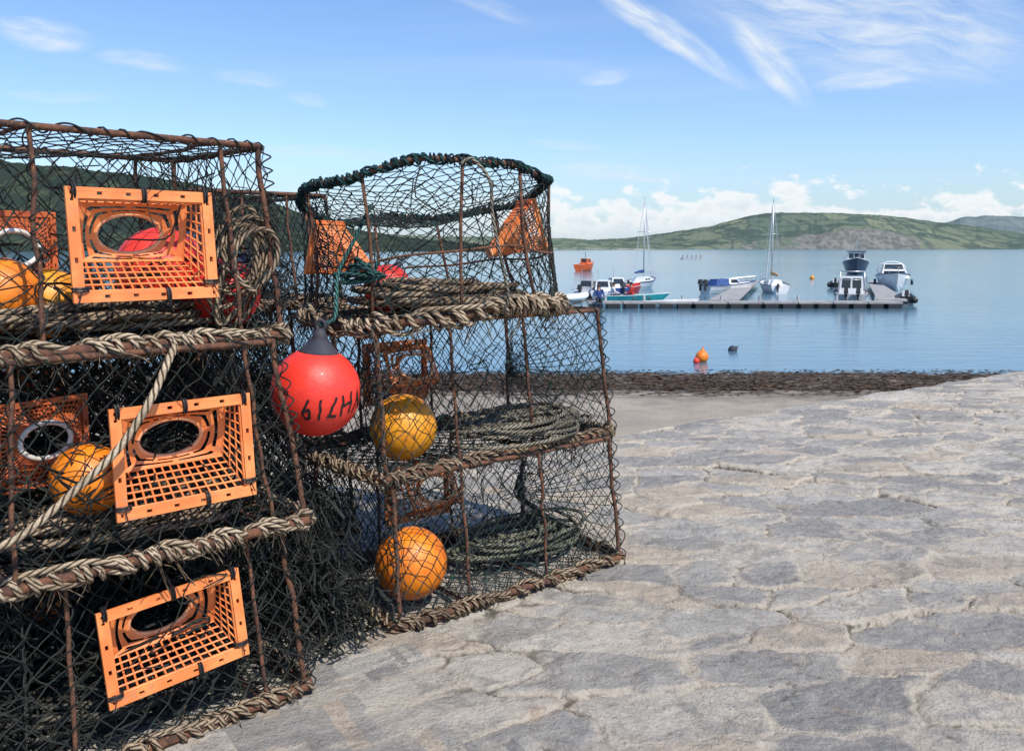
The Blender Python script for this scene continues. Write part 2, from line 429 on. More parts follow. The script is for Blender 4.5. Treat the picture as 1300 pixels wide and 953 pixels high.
    rb1.tube(helix(roundloop([p+Vector((0,0,.014)) for p in b],.03),.010,.16,True,rng,.9,1),.0078,6)
    rb1.tube(helix(roundloop([p+Vector((0,0,-.012)) for p in b],.03),.008,.2,True,rng,.9,1),.0066,6)
    if not cheap: frays(rb1,h1,rng,230); frays(rb1,h2,rng,40,.09,.0022)
    rb1.build('rope_binding',M[rb],root,True)
    if not cheap:
        rb2=MB()
        rb2.tube(helix(top,.0105,.06,True,rng,.8),.0024,5)
        for i in range(4): rb2.tube(helix([b[i],t[i]],.0105,.05,False,rng,.6),.0022,5)
        for x in hoops: rb2.tube(helix([Bp(x*L,0),Tp(x*L,0)],.009,.05,False,rng,.6),.002,5)
        rb2.build('lashing',M[netm],root)
    for f in fun:
        x,z=f['x'],f['z']; k=z/H; sd=f.get('side','front')
        if sd=='front':
            ez=Vector((0,iy/H,1)).normalized(); tl=f.get('tilt',0); ex=Vector((math.cos(tl),0,math.sin(tl))); ez=(ez-ex*ez.dot(ex)).normalized()
            nn=ez.cross(ex)
            funnel(root,(x,(iy+ly)*k-.014,z),ex,ez,nn,rng=rng,w=f.get('w',.335),h=f.get('h',.255))
        elif sd=='inner':
            ex=Vector((math.cos(f.get('yaw',.1)),math.sin(f.get('yaw',.1)),0)); ez=Vector((0,0,1)); nn=ez.cross(ex)
            funnel(root,(x,f['y'],z),ex,ez,nn,rng=rng,w=.26,h=.21,ties=False,a=.060,b=.042,up=.014,cone=True,depth=-.05,lv=(0,.2,.4,.6,.8),bd=.014,N=60,mat='orange_dark',rmat='ring_white',rr=.0065)
        else:
            funnel(root,(x,W-(iy-ly)*k+.008,z),(-1,0,0),(0,0,1),(0,-1,0),rng=rng,ties=False,depth=.14,w=.3,h=.24)
    return root
def coil(label,cen,rx,ry,h,loops,r,mat,rng_seed,rot=0,vertical=False,name='rope_coil',z0=0,group=None,lo=.35):
    rng=random.Random(rng_seed); P=[]; th=0; k1=k2=0; cx=cy=0; sx=sy=1;zz=0
    for i in range(loops*9):
        if i%9==0:
            sx=rng.uniform(lo,1);sy=rng.uniform(lo,1);cx=rng.uniform(-.3,.3)*rx;cy=rng.uniform(-.3,.3)*ry
        th+=2*math.pi/9*rng.uniform(.75,1.25)
        zz=zz*.6+.4*rng.uniform(0,1)*h*(i/(loops*9))**.5
        P.append((cx+rx*sx*math.cos(th),cy+ry*sy*math.sin(th),zz+r))
    P=np.array(P)
    P[1:-1]=(P[:-2]+2*P[1:-1]+P[2:])/4
    P=cr(P,4)
    c,s=math.cos(rot),math.sin(rot); x=P[:,0]*c-P[:,1]*s; y=P[:,0]*s+P[:,1]*c
    P=np.stack([x,y,P[:,2]],1)
    mb=MB(); mb.tube(P,r,6); frays(mb,[tuple(p) for p in P],rng,60,.03,.0013); o=mb.build(name,M[mat],None,True,cen); tag(o,label,'rope',group); return o
def buoy(label,cen,r,mat,neck_dir=(0,0,1),neck='neck',name='buoy',group=None,neckscale=1):
    root=empty(name,cen); tag(root,label,'buoy',group)
    q=Vector((0,0,1)).rotation_difference(Vector(neck_dir).normalized()); root.rotation_mode='QUATERNION'; root.rotation_quaternion=q
    mb=MB(); prof=[(.02*r,-r)]
    for k in range(1,20):
        a=-math.pi/2+math.pi*k/24*1.02; prof.append((r*math.cos(a),r*math.sin(a)))
    prof.append((r*.33,r*.98)); 
    mb.lathe(prof,40); mb.build('body',M[mat],root,True)
    nk=MB(); z=r*.88; ns=neckscale
    pr=[(r*.47,z-.01*r),(r*.42,z+.07*r),(r*.31,z+.17*r),(r*.22,z+.27*r),(r*.16,z+.36*r),(r*.17,z+.39*r),(r*.13,z+.45*r),(r*.11,z+.52*r),(r*.05,z+.56*r)]
    pr=[(a,z+(b-z)*ns) for a,b in pr]
    nk.lathe(pr,24); nk.build('neck',M[neck],root,True)
    ey=MB(); ey.tube([(math.cos(a)*r*.1,0,z+(.62*ns)*r+math.sin(a)*r*.12) for a in np.linspace(0,2*math.pi,14,endpoint=False)],r*.04,6,True)
    ey.build('eyelet',M[neck],root,True)
    return root
# ---------------------------------------------------------------- pots: left stack
def lorg(Rx,Ry,z,ang,L=1.0): return (Rx-L*math.cos(R(ang)),Ry-L*math.sin(R(ang)),z)
pot('lobster pot at the bottom of the left-hand stack, its orange entrance just above the stones',lorg(-.545,2.25,.02,44),44,seed=3,H=.46,
    fun=[dict(x=.64,z=.252,tilt=.06,w=.345,h=.228),dict(x=.40,z=.24,side='back')],netm='net_black',div=(.15,.3,.8),hoops=(.4,.87),layers=7,ntang=90,nr=.0019,nu=34,nv=16,lr=2.1,heap=460)
pot('middle lobster pot of the left-hand stack, slanting tan rope across its face',lorg(-.53,2.23,.487,43),43,seed=4,H=.475,ix=.06,
    fun=[dict(x=.675,z=.228),dict(x=.42,z=.25,y=.26,side='inner',yaw=.25)],rb='rope_tan',hoops=(.30,.89),layers=5,div=(.22,.86),ntang=80,nr=.0018,nu=32,lr=1.9,heap=300)
pot('topmost lobster pot of the left-hand stack, orange entrance frame high against the sky',lorg(-.59,2.27,.975,45),45,seed=5,H=.485,ix=.03,
    fun=[dict(x=.64,z=.232),dict(x=.43,z=.21,y=.32,side='inner',yaw=.25)],rb='rope_tan',nu=30,nv=14,netm='net_black',hoops=(.41,.87),layers=1,div=(.25,.84),ntang=80,nr=.0016,heap=130)
d=(-math.sin(R(44))*.66,math.cos(R(44))*.66)
o1=lorg(-.56,2.24,.02,44)
pot('lobster pot on the ground in the rear stack hidden behind the left-hand stack',(o1[0]+d[0],o1[1]+d[1],.02),44,seed=13,fun=[dict(x=.5,z=.24)],cheap=True,layers=3,lr=1.9,heap=250)
pot('upper lobster pot of the low rear stack seen through the left-hand stack',(o1[0]+d[0]+.02,o1[1]+d[1],.5),43,seed=14,fun=[dict(x=.45,z=.24)],cheap=True,layers=3,lr=1.8)
pot('lower lobster pot on the stones behind the gap between the two tall stacks',(-1.15,3.15,.02),41,L=.66,seed=15,fun=(),cheap=True,netm='net_black',layers=4,lr=2.2,heap=350)
pot('second lobster pot up behind the gap between the two tall stacks',(-1.17,3.13,.5),43,L=.66,seed=16,fun=(),cheap=True,netm='net_black',layers=4,lr=2.1,heap=300)
pot('topmost of the three lobster pots behind the gap between the two tall stacks',(-1.16,3.12,.98),42,L=.64,H=.43,seed=17,fun=(),cheap=True,netm='net_black',layers=2,lr=1.4,heap=110)
# black netting added to darken the gap between the stacks
nb=MB(); rg=random.Random(77)
for _ in range(620):
    x=rg.uniform(0,.78); y=rg.gauss(0,.075); z=abs(rg.gauss(0,.19))*(1-.25*abs(y)/.1)
    if z>.5: continue
    y=max(-.13,min(.13,y)); p=[Vector((x,y,z+.01))]
    for k in range(rg.randint(2,4)):
        x+=rg.uniform(-.09,.09); y=max(-.145,min(.145,y+rg.uniform(-.05,.05))); z=max(.01,z+rg.uniform(-.07,.05)); p.append(Vector((min(max(x,0),.8),y,z)))
    nb.tube(cr(p,3),.0022*rg.uniform(.7,1.8),3)
for k in range(5):
    y=-.12+.06*k
    net(nb,bil((0.04,y,.0),(.8,y,.0),(.74,y*.6,.50-.02*k),(.10,y*.6,.42),.04,(0,1,0),k*1.3,.03),28,16,.0024,.4,rg)
o=nb.build('gap_darkening_netting',M['net_black'],None); o.location=(-.47,2.44,.015); o.rotation_euler=(0,0,R(133)); tag(o,'tangled black netting added to darken the gap between the two tall stacks','netting')
# right stack
pot('bottom lobster pot of the right-hand stack, orange buoy inside',(-.357,2.597,.02),39,L=1.01,seed=6,H=.465,ix=.012,iy=.03,
    fun=[dict(x=.46,z=.23,side='back')],netm='net_green',hoops=(.28,.62),div=(.28,.04),soft=[(.72,.3,.24)],nu=36,nv=16,lean=(-.02,0),ntang=55,nr=.0016)
pot('middle lobster pot of the right-hand stack, yellow buoy at its near end',(-.392,2.602,.49),42.5,L=1.07,seed=7,H=.475,ix=.015,iy=.03,
    fun=[dict(x=.46,z=.23,side='back')],netm='net_green',hoops=(.28,.6),div=(.28,.04),soft=[(.78,.3,.25)],nu=36,nv=16,lean=(-.03,0),ntang=55,nr=.0016)
# round pot on top
def round_pot():
    rng=random.Random(8); C=Vector((-.275,3.06,.985)); root=empty('lobster_pot',C)
    tag(root,'round drum shaped lobster pot with teal rope round its rim, topping the right-hand stack','lobster pot')
    ca,sa=math.cos(R(41)),math.sin(R(41))
    def Bs(a):
        c,s=math.cos(a),math.sin(a); k=(abs(c)**2.2+abs(s)**2.2)**(-1/2.2); x=.44*c*k; y=.42*s*k
        X=x*ca-y*sa; Y=x*sa+y*ca; return Vector((X,Y,.06*X+.016*math.sin(3*a)+.006*math.sin(7*a)))
    def Ts(a):
        rr=1+.02*math.sin(3*a+1)+.014*math.sin(5*a)
        x=.43*math.cos(a)*rr;y=.43*math.sin(a)*rr; return Vector((x-.035,y,.400+.105*x-.15*y+.010*math.sin(4*a+.5)+.007*math.sin(7*a)))
    A=np.linspace(0,2*math.pi,72,endpoint=False)
    base=[Bs(a) for a in A]; top=[Ts(a) for a in A+R(41)]
    def S(u,v):
        a=2*math.pi*u; p=Bs(a).lerp(Ts(a+R(41)),v); n=Vector((p.x,p.y,0)).normalized()
        return p-n*(.014+.010*math.sin(9*a))*math.sin(math.pi*min(max(v,0),1))
    fr=MB(); fr.tube(base,.012,8,True); fr.tube(top,.009,8,True)
    for k in range(9):
        u=k/9+.03+rng.uniform(-.02,.02); du=rng.uniform(-.02,.02); fr.tube([S(u+du*v,v)*1.0 for v in (0,.3,.6,1)],.0058,6)
    mid=[S(u,.42) for u in np.linspace(0,1,60,endpoint=False)]; fr.tube(mid,.0045,6,True)
    fr.tube([Bs(.6),Bs(math.pi-.2)],.008,6); fr.tube([Bs(-.6),Bs(math.pi+.4)],.008,6)
    fr.build('frame',M['rust'],root,True)
    nm=MB(); net(nm,S,88,18,.0017,.3,rng)
    Tc=Vector((-.035,0,.400-.07))
    def D(u,v):
        r=.15+.85*v; a=2*math.pi*u; return Tc.lerp(Ts(a),r)+Vector((0,0,-.05*(1-r)))
    net(nm,D,60,18,.0017,.35,rng)
    def D2(u,v):
        r=.05+.95*v; return Vector((0,0,.01)).lerp(Bs(2*math.pi*u),r)
    net(nm,D2,50,14,.0022,.35,rng)
    for k in range(80):
        u=rng.random(); v0=rng.uniform(.4,.97); p=[S(u+rng.uniform(-.02,.02)*k2,max(.02,v0-.22*k2*rng.uniform(.4,1.2))) for k2 in range(4)]; nm.tube(cr(p,3),.0018*rng.uniform(.7,1.7),3)
    nm.build('netting',M['net_green'],root)
    w=MB(); h1=helix(base,.019,.052,True,rng,1.0); w.tube(h1,.0088,7); h2=helix(base,.022,.1,True,rng,1.1,2); w.tube(h2,.0075,6); w.tube(helix([p+Vector((0,0,.018)) for p in base],.015,.2,True,rng,.8,1),.0085,6)
    w.tube(helix([p-Vector((0,0,.014)) for p in base],.016,.17,True,rng,.8,2),.0078,6); frays(w,h1,rng,260,.045,.0016); frays(w,h2,rng,50,.1,.0024); w.build('rope_binding',M['rope_tan'],root,True)
    w=MB(); w.tube(helix(top,.011,.04,True,rng,.9),.0055,6); w.tube(helix(top,.014,.13,True,rng,.7),.0045,5); w.tube(helix(top,.012,.021,True,rng,.8,2),.003,4); w.build('rim_rope',M['rope_rim'],root,True)
    Lv=tuple(i/12*.82 for i in range(13))
    p=at(412,314,2.92)-C; ez=Vector((.25,0,1)).normalized(); ex=Vector((-.40,-.91,0)).normalized(); ez=(ez-ex*ez.dot(ex)).normalized(); nn=ez.cross(ex)
    if nn.x<0: ex=-ex; nn=ez.cross(ex)
    funnel(root,p,ex,ez,nn,rng=rng,ties=False,w=.17,h=.18,depth=.20,up=-.045,a=.022,b=.016,N=56,lv=Lv,br=.0024,cone=True,bd=.010)
    p=at(676,286,3.18)-C; ez=Vector((-.30,0,1)).normalized(); ex=Vector((-.36,.93,.0)).normalized(); ez=(ez-ex*ez.dot(ex)).normalized(); nn=ez.cross(ex)
    if nn.x>0: ex=-ex; nn=ez.cross(ex)
    funnel(root,p,ex,ez,nn,rng=rng,ties=False,w=.17,h=.19,depth=.18,up=-.05,a=.024,b=.018,N=56,lv=Lv,br=.0024,cone=True,bd=.010)
round_pot()
# ---------------------------------------------------------------- ropes
coil('pale grey green rope coil lying in the bottom pot of the right-hand stack',on(675,705,.045)+Vector((-.06,.12,0)),.31,.2,.10,26,.0070,'rope_sage',1,R(40))
coil('weathered grey rope coil lying in the middle pot of the right-hand stack',(.04,3.19,.515),.32,.2,.09,24,.0070,'rope_grey',2,R(42))
coil('pale brown rope heap inside the round top pot, under the teal rim',(-.24,3.0,1.0),.30,.25,.12,22,.010,'rope_brown',3,R(40))
L0=lorg(-.59,2.27,.975,45)
def lp(x,y,z,o=L0,a=45): return (o[0]+x*math.cos(R(a))-y*math.sin(R(a)),o[1]+x*math.sin(R(a))+y*math.cos(R(a)),o[2]+z)
coil('tan rope heap spread over the floor of the topmost left-hand pot',lp(.6,.3,.02),.36,.22,.09,26,.0085,'rope_brown',4,R(45))
o=coil('loose tangled rope hanging at the right end inside the topmost left-hand pot',lp(.905,.08,.19),.085,.17,.09,8,.0066,'rope_brown',25,0,lo=.45); o.rotation_euler=(R(90),R(18),R(40))
L1=lorg(-.53,2.23,.487,43)
coil('brown rope heap on the floor of the middle left-hand pot',lp(.62,.28,.02,L1,43),.36,.22,.09,26,.0085,'rope_brown',6,R(43))
L2=lorg(-.545,2.25,.02,44)
coil('dark rope heap on the floor of the bottom left-hand pot',lp(.62,.28,.02,L2,44),.36,.22,.09,20,.0085,'rope_dark',7,R(44))
P=cr([at(222,440,2.03),at(212,462,1.97),at(190,510,1.90),at(150,570,1.85),at(92,625,1.79),at(30,678,1.72),at(-30,705,1.64),at(-90,720,1.6)],8)
rope('rope',P,.0088,M['rope_tan'],'single tan rope slanting down across the middle left-hand pot')
bc=at(401,497,2.52); br=.131
b_=buoy('large red buoy with black hand painted letters hanging between the two stacks',bc,br,'b_red',neck_dir=(.10,-.02,1),name='buoy',neckscale=1.0)
def lettering(parent,body,r,size,lon,lat,tilt):
    cu=bpy.data.curves.new('letters','FONT'); cu.body=body; cu.size=size; cu.align_x='CENTER'; cu.align_y='CENTER'; cu.offset=.0004; cu.resolution_u=3; cu.space_character=1.14
    o=bpy.data.objects.new('tmp',cu); col.objects.link(o); bpy.context.view_layer.update()
    me=bpy.data.meshes.new_from_object(o.evaluated_get(bpy.context.evaluated_depsgraph_get())); bpy.data.objects.remove(o)
    bm=bmesh.new(); bm.from_mesh(me); bmesh.ops.triangulate(bm,faces=bm.faces[:]); 
    for _ in range(2): bmesh.ops.subdivide_edges(bm,edges=[e for e in bm.edges if e.calc_length()>.010],cuts=1)
    c,s=math.cos(tilt),math.sin(tilt)
    for v in bm.verts:
        x,y=v.co.x*.84,v.co.y*1.15; y+=.0032*math.sin(x*95+1)+.001*math.sin(x*310); x+=.0020*math.sin(y*160+x*60)+.16*y
        x,y=x*c-y*s,x*s+y*c
        a=lon+x/r; b=lat+y/r; rr=r+.0016
        v.co=Vector((rr*math.cos(b)*math.cos(a),rr*math.cos(b)*math.sin(a),rr*math.sin(b)))
    bm.to_mesh(me); bm.free(); me.materials.clear(); me.materials.append(M['ink'])
    q=bpy.data.objects.new('lettering',me); col.objects.link(q); q.parent=parent
    return q
dirc=math.atan2(-bc.y,-bc.x)
lettering(b_,'WH719',br,.079,dirc+.58,-.09,math.pi+.16)
P=cr([at(470,262,2.75),at(452,300,2.66),at(430,345,2.6),at(427,380,2.56),at(424,405,2.535),bc+Vector((.012,0,br*1.50))],8)
rope('rope',P,.006,M['rope_teal'],'teal rope tied to the round pot rim and holding the large red buoy')
mb=MB()
rg=random.Random(5); kc=at(447,345,2.62)
K=[kc+Vector((rg.uniform(-.06,.07),rg.uniform(-.02,.02),rg.uniform(-.03,.03)))+Vector((1,0,.25))*rg.uniform(-.02,.06) for _ in range(26)]
mb.tube(cr(K,5),.006,6); o=mb.build('rope',M['rope_teal'],None,True); tag(o,'knotted bunch of teal rope on the near left side of the round pot','rope')
P=cr([at(585,208,2.62),at(600,202,2.62),at(622,230,2.60),at(625,270,2.59),at(634,320,2.58),at(645,372,2.6),at(640,395,2.62)],8)
rope('rope',P,.005,M['rope_grey'],'thin pale cord looped over the rim of the round pot and down its side')
# buoys inside pots
buoy('yellow buoy inside the middle pot of the right-hand stack',at(512,542,2.87),.112,'b_yel',(-.5,.3,.6))
buoy('orange yellow buoy inside the bottom pot of the right-hand stack',at(522,725,2.82)+Vector((0,0,.03)),.121,'b_org',(.2,.9,.3))
buoy('large red buoy seen through the orange entrance of the topmost left-hand pot',at(205,345,2.36),.120,'b_red',(.3,.5,.5))
buoy('red buoy at the right end of the topmost left-hand pot beside hanging rope',at(286,372,2.32),.092,'b_red',(.2,.5,.6))
buoy('yellow buoy at the left inside the topmost left-hand pot',at(64,385,2.14),.086,'b_yel',(.5,.6,.3))
buoy('orange buoy furthest left inside the topmost left-hand pot',at(2,374,2.05),.088,'b_org',(.5,.6,.3))
buoy('orange yellow buoy at the left inside the middle left-hand pot',at(112,608,2.02),.085,'b_org',(.5,.6,.3))
buoy('red buoy half buried in rope inside the round pot',at(492,366,3.08),.085,'b_red',(.2,.5,.6))
# ---------------------------------------------------------------- numpy noise
def hsh(x,y,s=0):
    q=np.sin(x*127.1+y*311.7+s*74.7)*43758.5453; return q-np.floor(q)
def vn(x,y,s=0):
    xi=np.floor(x);yi=np.floor(y);fx=x-xi;fy=y-yi; fx=fx*fx*(3-2*fx);fy=fy*fy*(3-2*fy)
    return (hsh(xi,yi,s)*(1-fx)+hsh(xi+1,yi,s)*fx)*(1-fy)+(hsh(xi,yi+1,s)*(1-fx)+hsh(xi+1,yi+1,s)*fx)*fy
def fbm(x,y,s=0,o=5):
    r=0;a=.5;t=0
    for k in range(o): r=r+a*vn(x*2**k,y*2**k,s+k*3.1); t+=a; a*=.55
    return r/t
def sst(x,a,b):
    t=np.clip((x-a)/(b-a),0,1); return t*t*(3-2*t)
def gridmesh(name,X,Y,Z,mat,attrs=None,smooth=True):
    nr,nc=X.shape; V=np.stack([X,Y,Z],-1).reshape(-1,3).astype(np.float32)
    idx=np.arange(nr*nc).reshape(nr,nc); F=np.stack([idx[:-1,:-1],idx[:-1,1:],idx[1:,1:],idx[1:,:-1]],-1).reshape(-1,4)
    me=bpy.data.meshes.new(name); me.vertices.add(len(V)); me.vertices.foreach_set('co',V.ravel())
    me.loops.add(F.size); me.loops.foreach_set('vertex_index',F.ravel().astype(np.int32))
    me.polygons.add(len(F)); me.polygons.foreach_set('loop_start',np.arange(0,F.size,4,dtype=np.int32)); me.polygons.foreach_set('loop_total',np.full(len(F),4,np.int32))
    me.update(); me.validate(); me.polygons.foreach_set('use_smooth',np.full(len(F),smooth))
    for k,a in (attrs or {}).items():
        at_=me.attributes.new(k,'FLOAT','POINT'); at_.data.foreach_set('value',a.ravel().astype(np.float32))
    me.materials.append(mat); o=bpy.data.objects.new(name,me); col.objects.link(o); return o
# ---------------------------------------------------------------- quay
e=np.array([.831,.556]); nin=np.array([.556,-.831]); E0=np.array([.73,5.68])
A=np.unique(np.concatenate([np.arange(-30,-2.6,.15),np.arange(-2.6,6.0,.0088),np.arange(6.0,40,.2)]))
Bv=np.concatenate([[-.5,-.12,-.04],np.arange(0,3.9,.0088),np.arange(3.9,14,.15)])
a_,b__=np.meshgrid(A,Bv,indexing='xy')
pr_=R(-31); pa=a_*math.cos(pr_)-b__*math.sin(pr_); pb=a_*math.sin(pr_)+b__*math.cos(pr_)
wa=pa+.26*(fbm(pa*1.1,pb*1.3,1)-.5)+.07*(fbm(pa*7,pb*7,2)-.5)+.025*(fbm(pa*30,pb*30,3)-.5); wb=pb+.22*(fbm(pa*1.1,pb*1.3,5)-.5)+.06*(fbm(pa*7,pb*7,6)-.5)+.025*(fbm(pa*30,pb*30,7)-.5)
cw,ch=.37,.20; gx=wa/cw; gy=wb/ch; ix_=np.floor(gx);iy_=np.floor(gy)
F1=np.full(a_.shape,9.);F2=F1.copy();rn=np.zeros(a_.shape);rt=rn.copy();ru=rn.copy()
for dj in(-2,-1,0,1,2):
    for di in(-2,-1,0,1,2):
        cx=ix_+di;cy=iy_+dj
        sx=(cx+.5+.5*(cy%2)+.95*(hsh(cx,cy,1)-.5))*cw; sy=(cy+.5+.8*(hsh(cx,cy,2)-.5))*ch
        dd=(np.abs(wa-sx)*.58)**3+(np.abs(wb-sy)*1.12)**3
        dd=dd**(1/3)-.065*hsh(cx,cy,4)
        r_=hsh(cx,cy,3); c1=dd<F1
        F2=np.where(c1,F1,np.minimum(F2,dd)); rn=np.where(c1,r_,rn); rt=np.where(c1,(wa-sx)*(hsh(cx,cy,8)-.5),rt); ru=np.where(c1,(wb-sy)*(hsh(cx,cy,9)-.5),ru); F1=np.where(c1,dd,F1)
edge=F2-F1
jn=sst(fbm(pa*2.4,pb*2.4,11),.40,.60)
jm=.22+.78*jn
big=fbm(pa*.9,pb*.9,21)-.5; med=fbm(pa*5,pb*6,22,5)-.5; fine=fbm(pa*26,pb*30,23,4)-.5
ridge=np.abs(fbm(pa*2.2+rn*5,pb*4.6+rn*3,24,5)-.5)
tz=fbm(pa*2.2+rn*7,pb*4.6+rn*3,27,5)*10; tf=tz-np.floor(tz); ter=np.floor(tz)+sst(tf,0,.08)
zz=-.012*jm*(1-sst(edge,.002,.016))+.035*big+.012*med+.008*fine+(rn-.5)*.010+.03*np.clip(rt,-.15,.15)+.05*np.clip(ru,-.1,.1)-.008*(1-sst(ridge,0,.010))*sst(edge,.004,.02)+.0046*(ter-5)*sst(edge,.0,.012)
zz=zz-.004
rag=.10*(fbm(a_*1.6,a_*0+.5,31)-.5)+.05*(fbm(a_*7,a_*0+.5,32)-.5)
bb=b__+rag*np.exp(-np.clip(b__,0,9)/.3)
zz=np.where(b__<-.3,-2.6,np.where(b__<-.08,zz-.6,np.where(b__<-.02,zz-.12,zz-.05*np.exp(-np.clip(b__,0,9)/.06))))
X=E0[0]+e[0]*a_+nin[0]*bb; Y=E0[1]+e[1]*a_+nin[1]*bb
m,t,b=newmat('quay_stone'); tc=t.new('ShaderNodeTexCoord').outputs['Object']
def attr(n):
    q=t.new('ShaderNodeAttribute',attribute_name=n); return q.outputs['Fac']
ed=attr('edge');rd=attr('rnd');rg_=attr('ridge');jn_=attr('joint');te_=attr('terrace')
n1=t.noise(tc,2.2,7,.65); n2=t.noise(tc,17,7,.7); n3=t.noise(tc,95,5,.75); n5=t.noise(tc,6,9,.72,1.0); n7=t.noise(tc,3.7,8,.72,.4)
cr_=t.new('ShaderNodeValToRGB'); cr_.color_ramp.interpolation='CONSTANT'
els=[(0,(.36,.345,.315)),(.16,(.48,.455,.405)),(.30,(.31,.30,.28)),(.42,(.56,.515,.435)),(.54,(.42,.40,.36)),(.66,(.54,.455,.35)),(.78,(.355,.34,.31)),(.90,(.61,.56,.475))]
cr_.color_ramp.elements[0].position=0; cr_.color_ramp.elements[0].color=c4(els[0][1]); cr_.color_ramp.elements[1].position=els[1][0]; cr_.color_ramp.elements[1].color=c4(els[1][1])
for p_,c_ in els[2:]:
    el_=cr_.color_ramp.elements.new(p_); el_.color=c4(c_)
t.l.new(rd,cr_.inputs[0]); base=cr_.outputs[0]
base=t.mix(t.m('MULTIPLY',t.ss(n5,.47,.61),.55),base,(.235,.222,.205,1))
base=t.mix(t.m('MULTIPLY',t.ss(n5,.45,.32),.45),base,(.63,.58,.50,1))
base=t.mix(t.m('MULTIPLY',t.ss(te_,.3,.8),.2),base,(.57,.50,.405,1))
base=t.mix(t.m('MULTIPLY',t.ss(n1,.54,.62),.6),base,(.61,.54,.435,1))
mort=t.m('MULTIPLY',t.ss(t.m('ADD',ed,t.m('MULTIPLY',t.m('SUBTRACT',n2,.5),.09)),.038,.012),t.ss(n1,.38,.52))
base=t.mix(t.m('MULTIPLY',mort,.85),base,(.61,.535,.43,1))
crk=t.m('MULTIPLY',t.ss(t.m('ADD',ed,t.m('MULTIPLY',t.m('SUBTRACT',n2,.5),.024)),.009,.001),t.m('MULTIPLY_ADD',jn_,.7,.12))
base=t.mix(crk,base,(.07,.058,.047,1))
base=t.mix(t.m('MULTIPLY',t.ss(rg_,.007,.0),.6),base,(.10,.085,.07,1))
base=t.mix(t.m('MULTIPLY',t.ss(n7,.58,.68),.5),base,(.41,.285,.185,1))
base=t.mix(t.m('MULTIPLY',t.ss(n3,.54,.69),.6),base,(.15,.135,.115,1))
base=t.mix(t.m('MULTIPLY',t.ss(n3,.44,.32),.45),base,(.68,.62,.53,1))
t.l.new(base,b.inputs['Base Color']); b.inputs['Roughness'].default_value=.9; b.inputs['Specular IOR Level'].default_value=.2
bump(t,b,t.m('ADD',t.m('MULTIPLY',n2,.9),t.m('MULTIPLY',n3,.45)),.030)
q=gridmesh('quay_paving',X,Y,zz,m,dict(edge=edge,rnd=rn,ridge=ridge,joint=jn,terrace=tf)); tag(q,kind='structure')
# ---------------------------------------------------------------- beach
x=np.linspace(-60,60,500); y=np.linspace(3,24,260); X,Y=np.meshgrid(x,y)
Z=-1.25-(Y-6)*.0372+.05*(fbm(X*.8,Y*.8,41)-.5)+.02*(fbm(X*5,Y*5,42)-.5)
m,t,b=newmat('wet_sand'); tc=t.new('ShaderNodeTexCoord').outputs['Object']
sp=t.new('ShaderNodeSeparateXYZ'); t.l.new(tc,sp.inputs[0])
n1=t.noise(tc,.9,6,.6); n2=t.noise(tc,14,6,.7); n3=t.noise(tc,60,4,.7)
c=t.mix(t.ss(n1,.35,.65),(.39,.33,.25,1),(.30,.255,.195,1)); c=t.mix(t.m('MULTIPLY',t.ss(n2,.52,.66),.5),c,(.2,.165,.125,1)); c=t.mix(t.ss(n3,.6,.7),c,(.17,.14,.11,1))
mpb=t.new('ShaderNodeMapping'); t.l.new(tc,mpb.inputs[0]); mpb.inputs['Scale'].default_value=(.45,1.6,1)
wd=t.ss(t.m('ADD',sp.outputs[1],t.m('MULTIPLY',t.m('SUBTRACT',n1,.5),4)),14.5,17.8); n6=t.noise(mpb.outputs[0],3,8,.75)
c=t.mix(t.m('MULTIPLY',wd,t.ss(n6,.38,.52)),c,(.05,.032,.02,1))
t.l.new(c,b.inputs['Base Color']); b.inputs['Roughness'].default_value=.75
bump(t,b,n2,.03)
tag(gridmesh('beach',X,Y,Z,m),kind='structure')
mb=MB()
rs=np.random.RandomState(4)
for k in range(22000):
    y=17.4+abs(rs.normal(0,1))*1.6 if k%3 else 19+rs.uniform(-2.5,2.4)
    if y>21.8: continue
    x=rs.uniform(-6,15)
    z=-1.25-(y-6)*.0372+rs.uniform(-.005,.018); s=rs.uniform(.02,.10); a=rs.uniform(-.6,.6)+(math.pi if k%2 else 0); h=rs.uniform(.003,.022)
    dx,dy=math.cos(a)*s,math.sin(a)*s
    o_=len(mb.v); mb.v+= [(x-dx,y-dy,z),(x+dy*.35,y-dx*.3,z+h),(x+dx,y+dy,z+h*.3),(x-dy*.35,y+dx*.3,z+h*.6)]
    mb.f.append([o_,o_+1,o_+2,o_+3]); mb.uv.append([(0,0)]*4)
M['weed']=simple('seaweed',(.04,.024,.013),(.09,.055,.03),3,.7,c3=(.022,.016,.01))
tag(mb.build('seaweed',M['weed']),'dark brown seaweed strewn along the tide line of the beach','seaweed',kind='stuff')
# ---------------------------------------------------------------- sea
m,t,b=newmat('sea_water'); g=t.new('ShaderNodeNewGeometry').outputs['Position']
mp=t.new('ShaderNodeMapping'); t.l.new(g,mp.inputs[0]); mp.inputs['Scale'].default_value=(.35,1,1)
w1=t.noise(mp.outputs[0],1.6,5,.6,.4); w2=t.noise(g,.12,4,.6); w3=t.noise(mp.outputs[0],7,3,.5)
mp2=t.new('ShaderNodeMapping'); t.l.new(g,mp2.inputs[0]); mp2.inputs['Scale'].default_value=(.012,.06,1)
lane=t.ss(t.noise(mp2.outputs[0],1,4,.6),.35,.65)
cc=t.mix(lane,(.07,.155,.215,1),(.10,.20,.265,1)); t.l.new(cc,b.inputs['Base Color'])
b.inputs['Roughness'].default_value=.12; b.inputs['IOR'].default_value=1.33
h=t.m('ADD',t.m('ADD',w1,t.m('MULTIPLY',w2,1.5)),t.m('MULTIPLY',w3,.15))
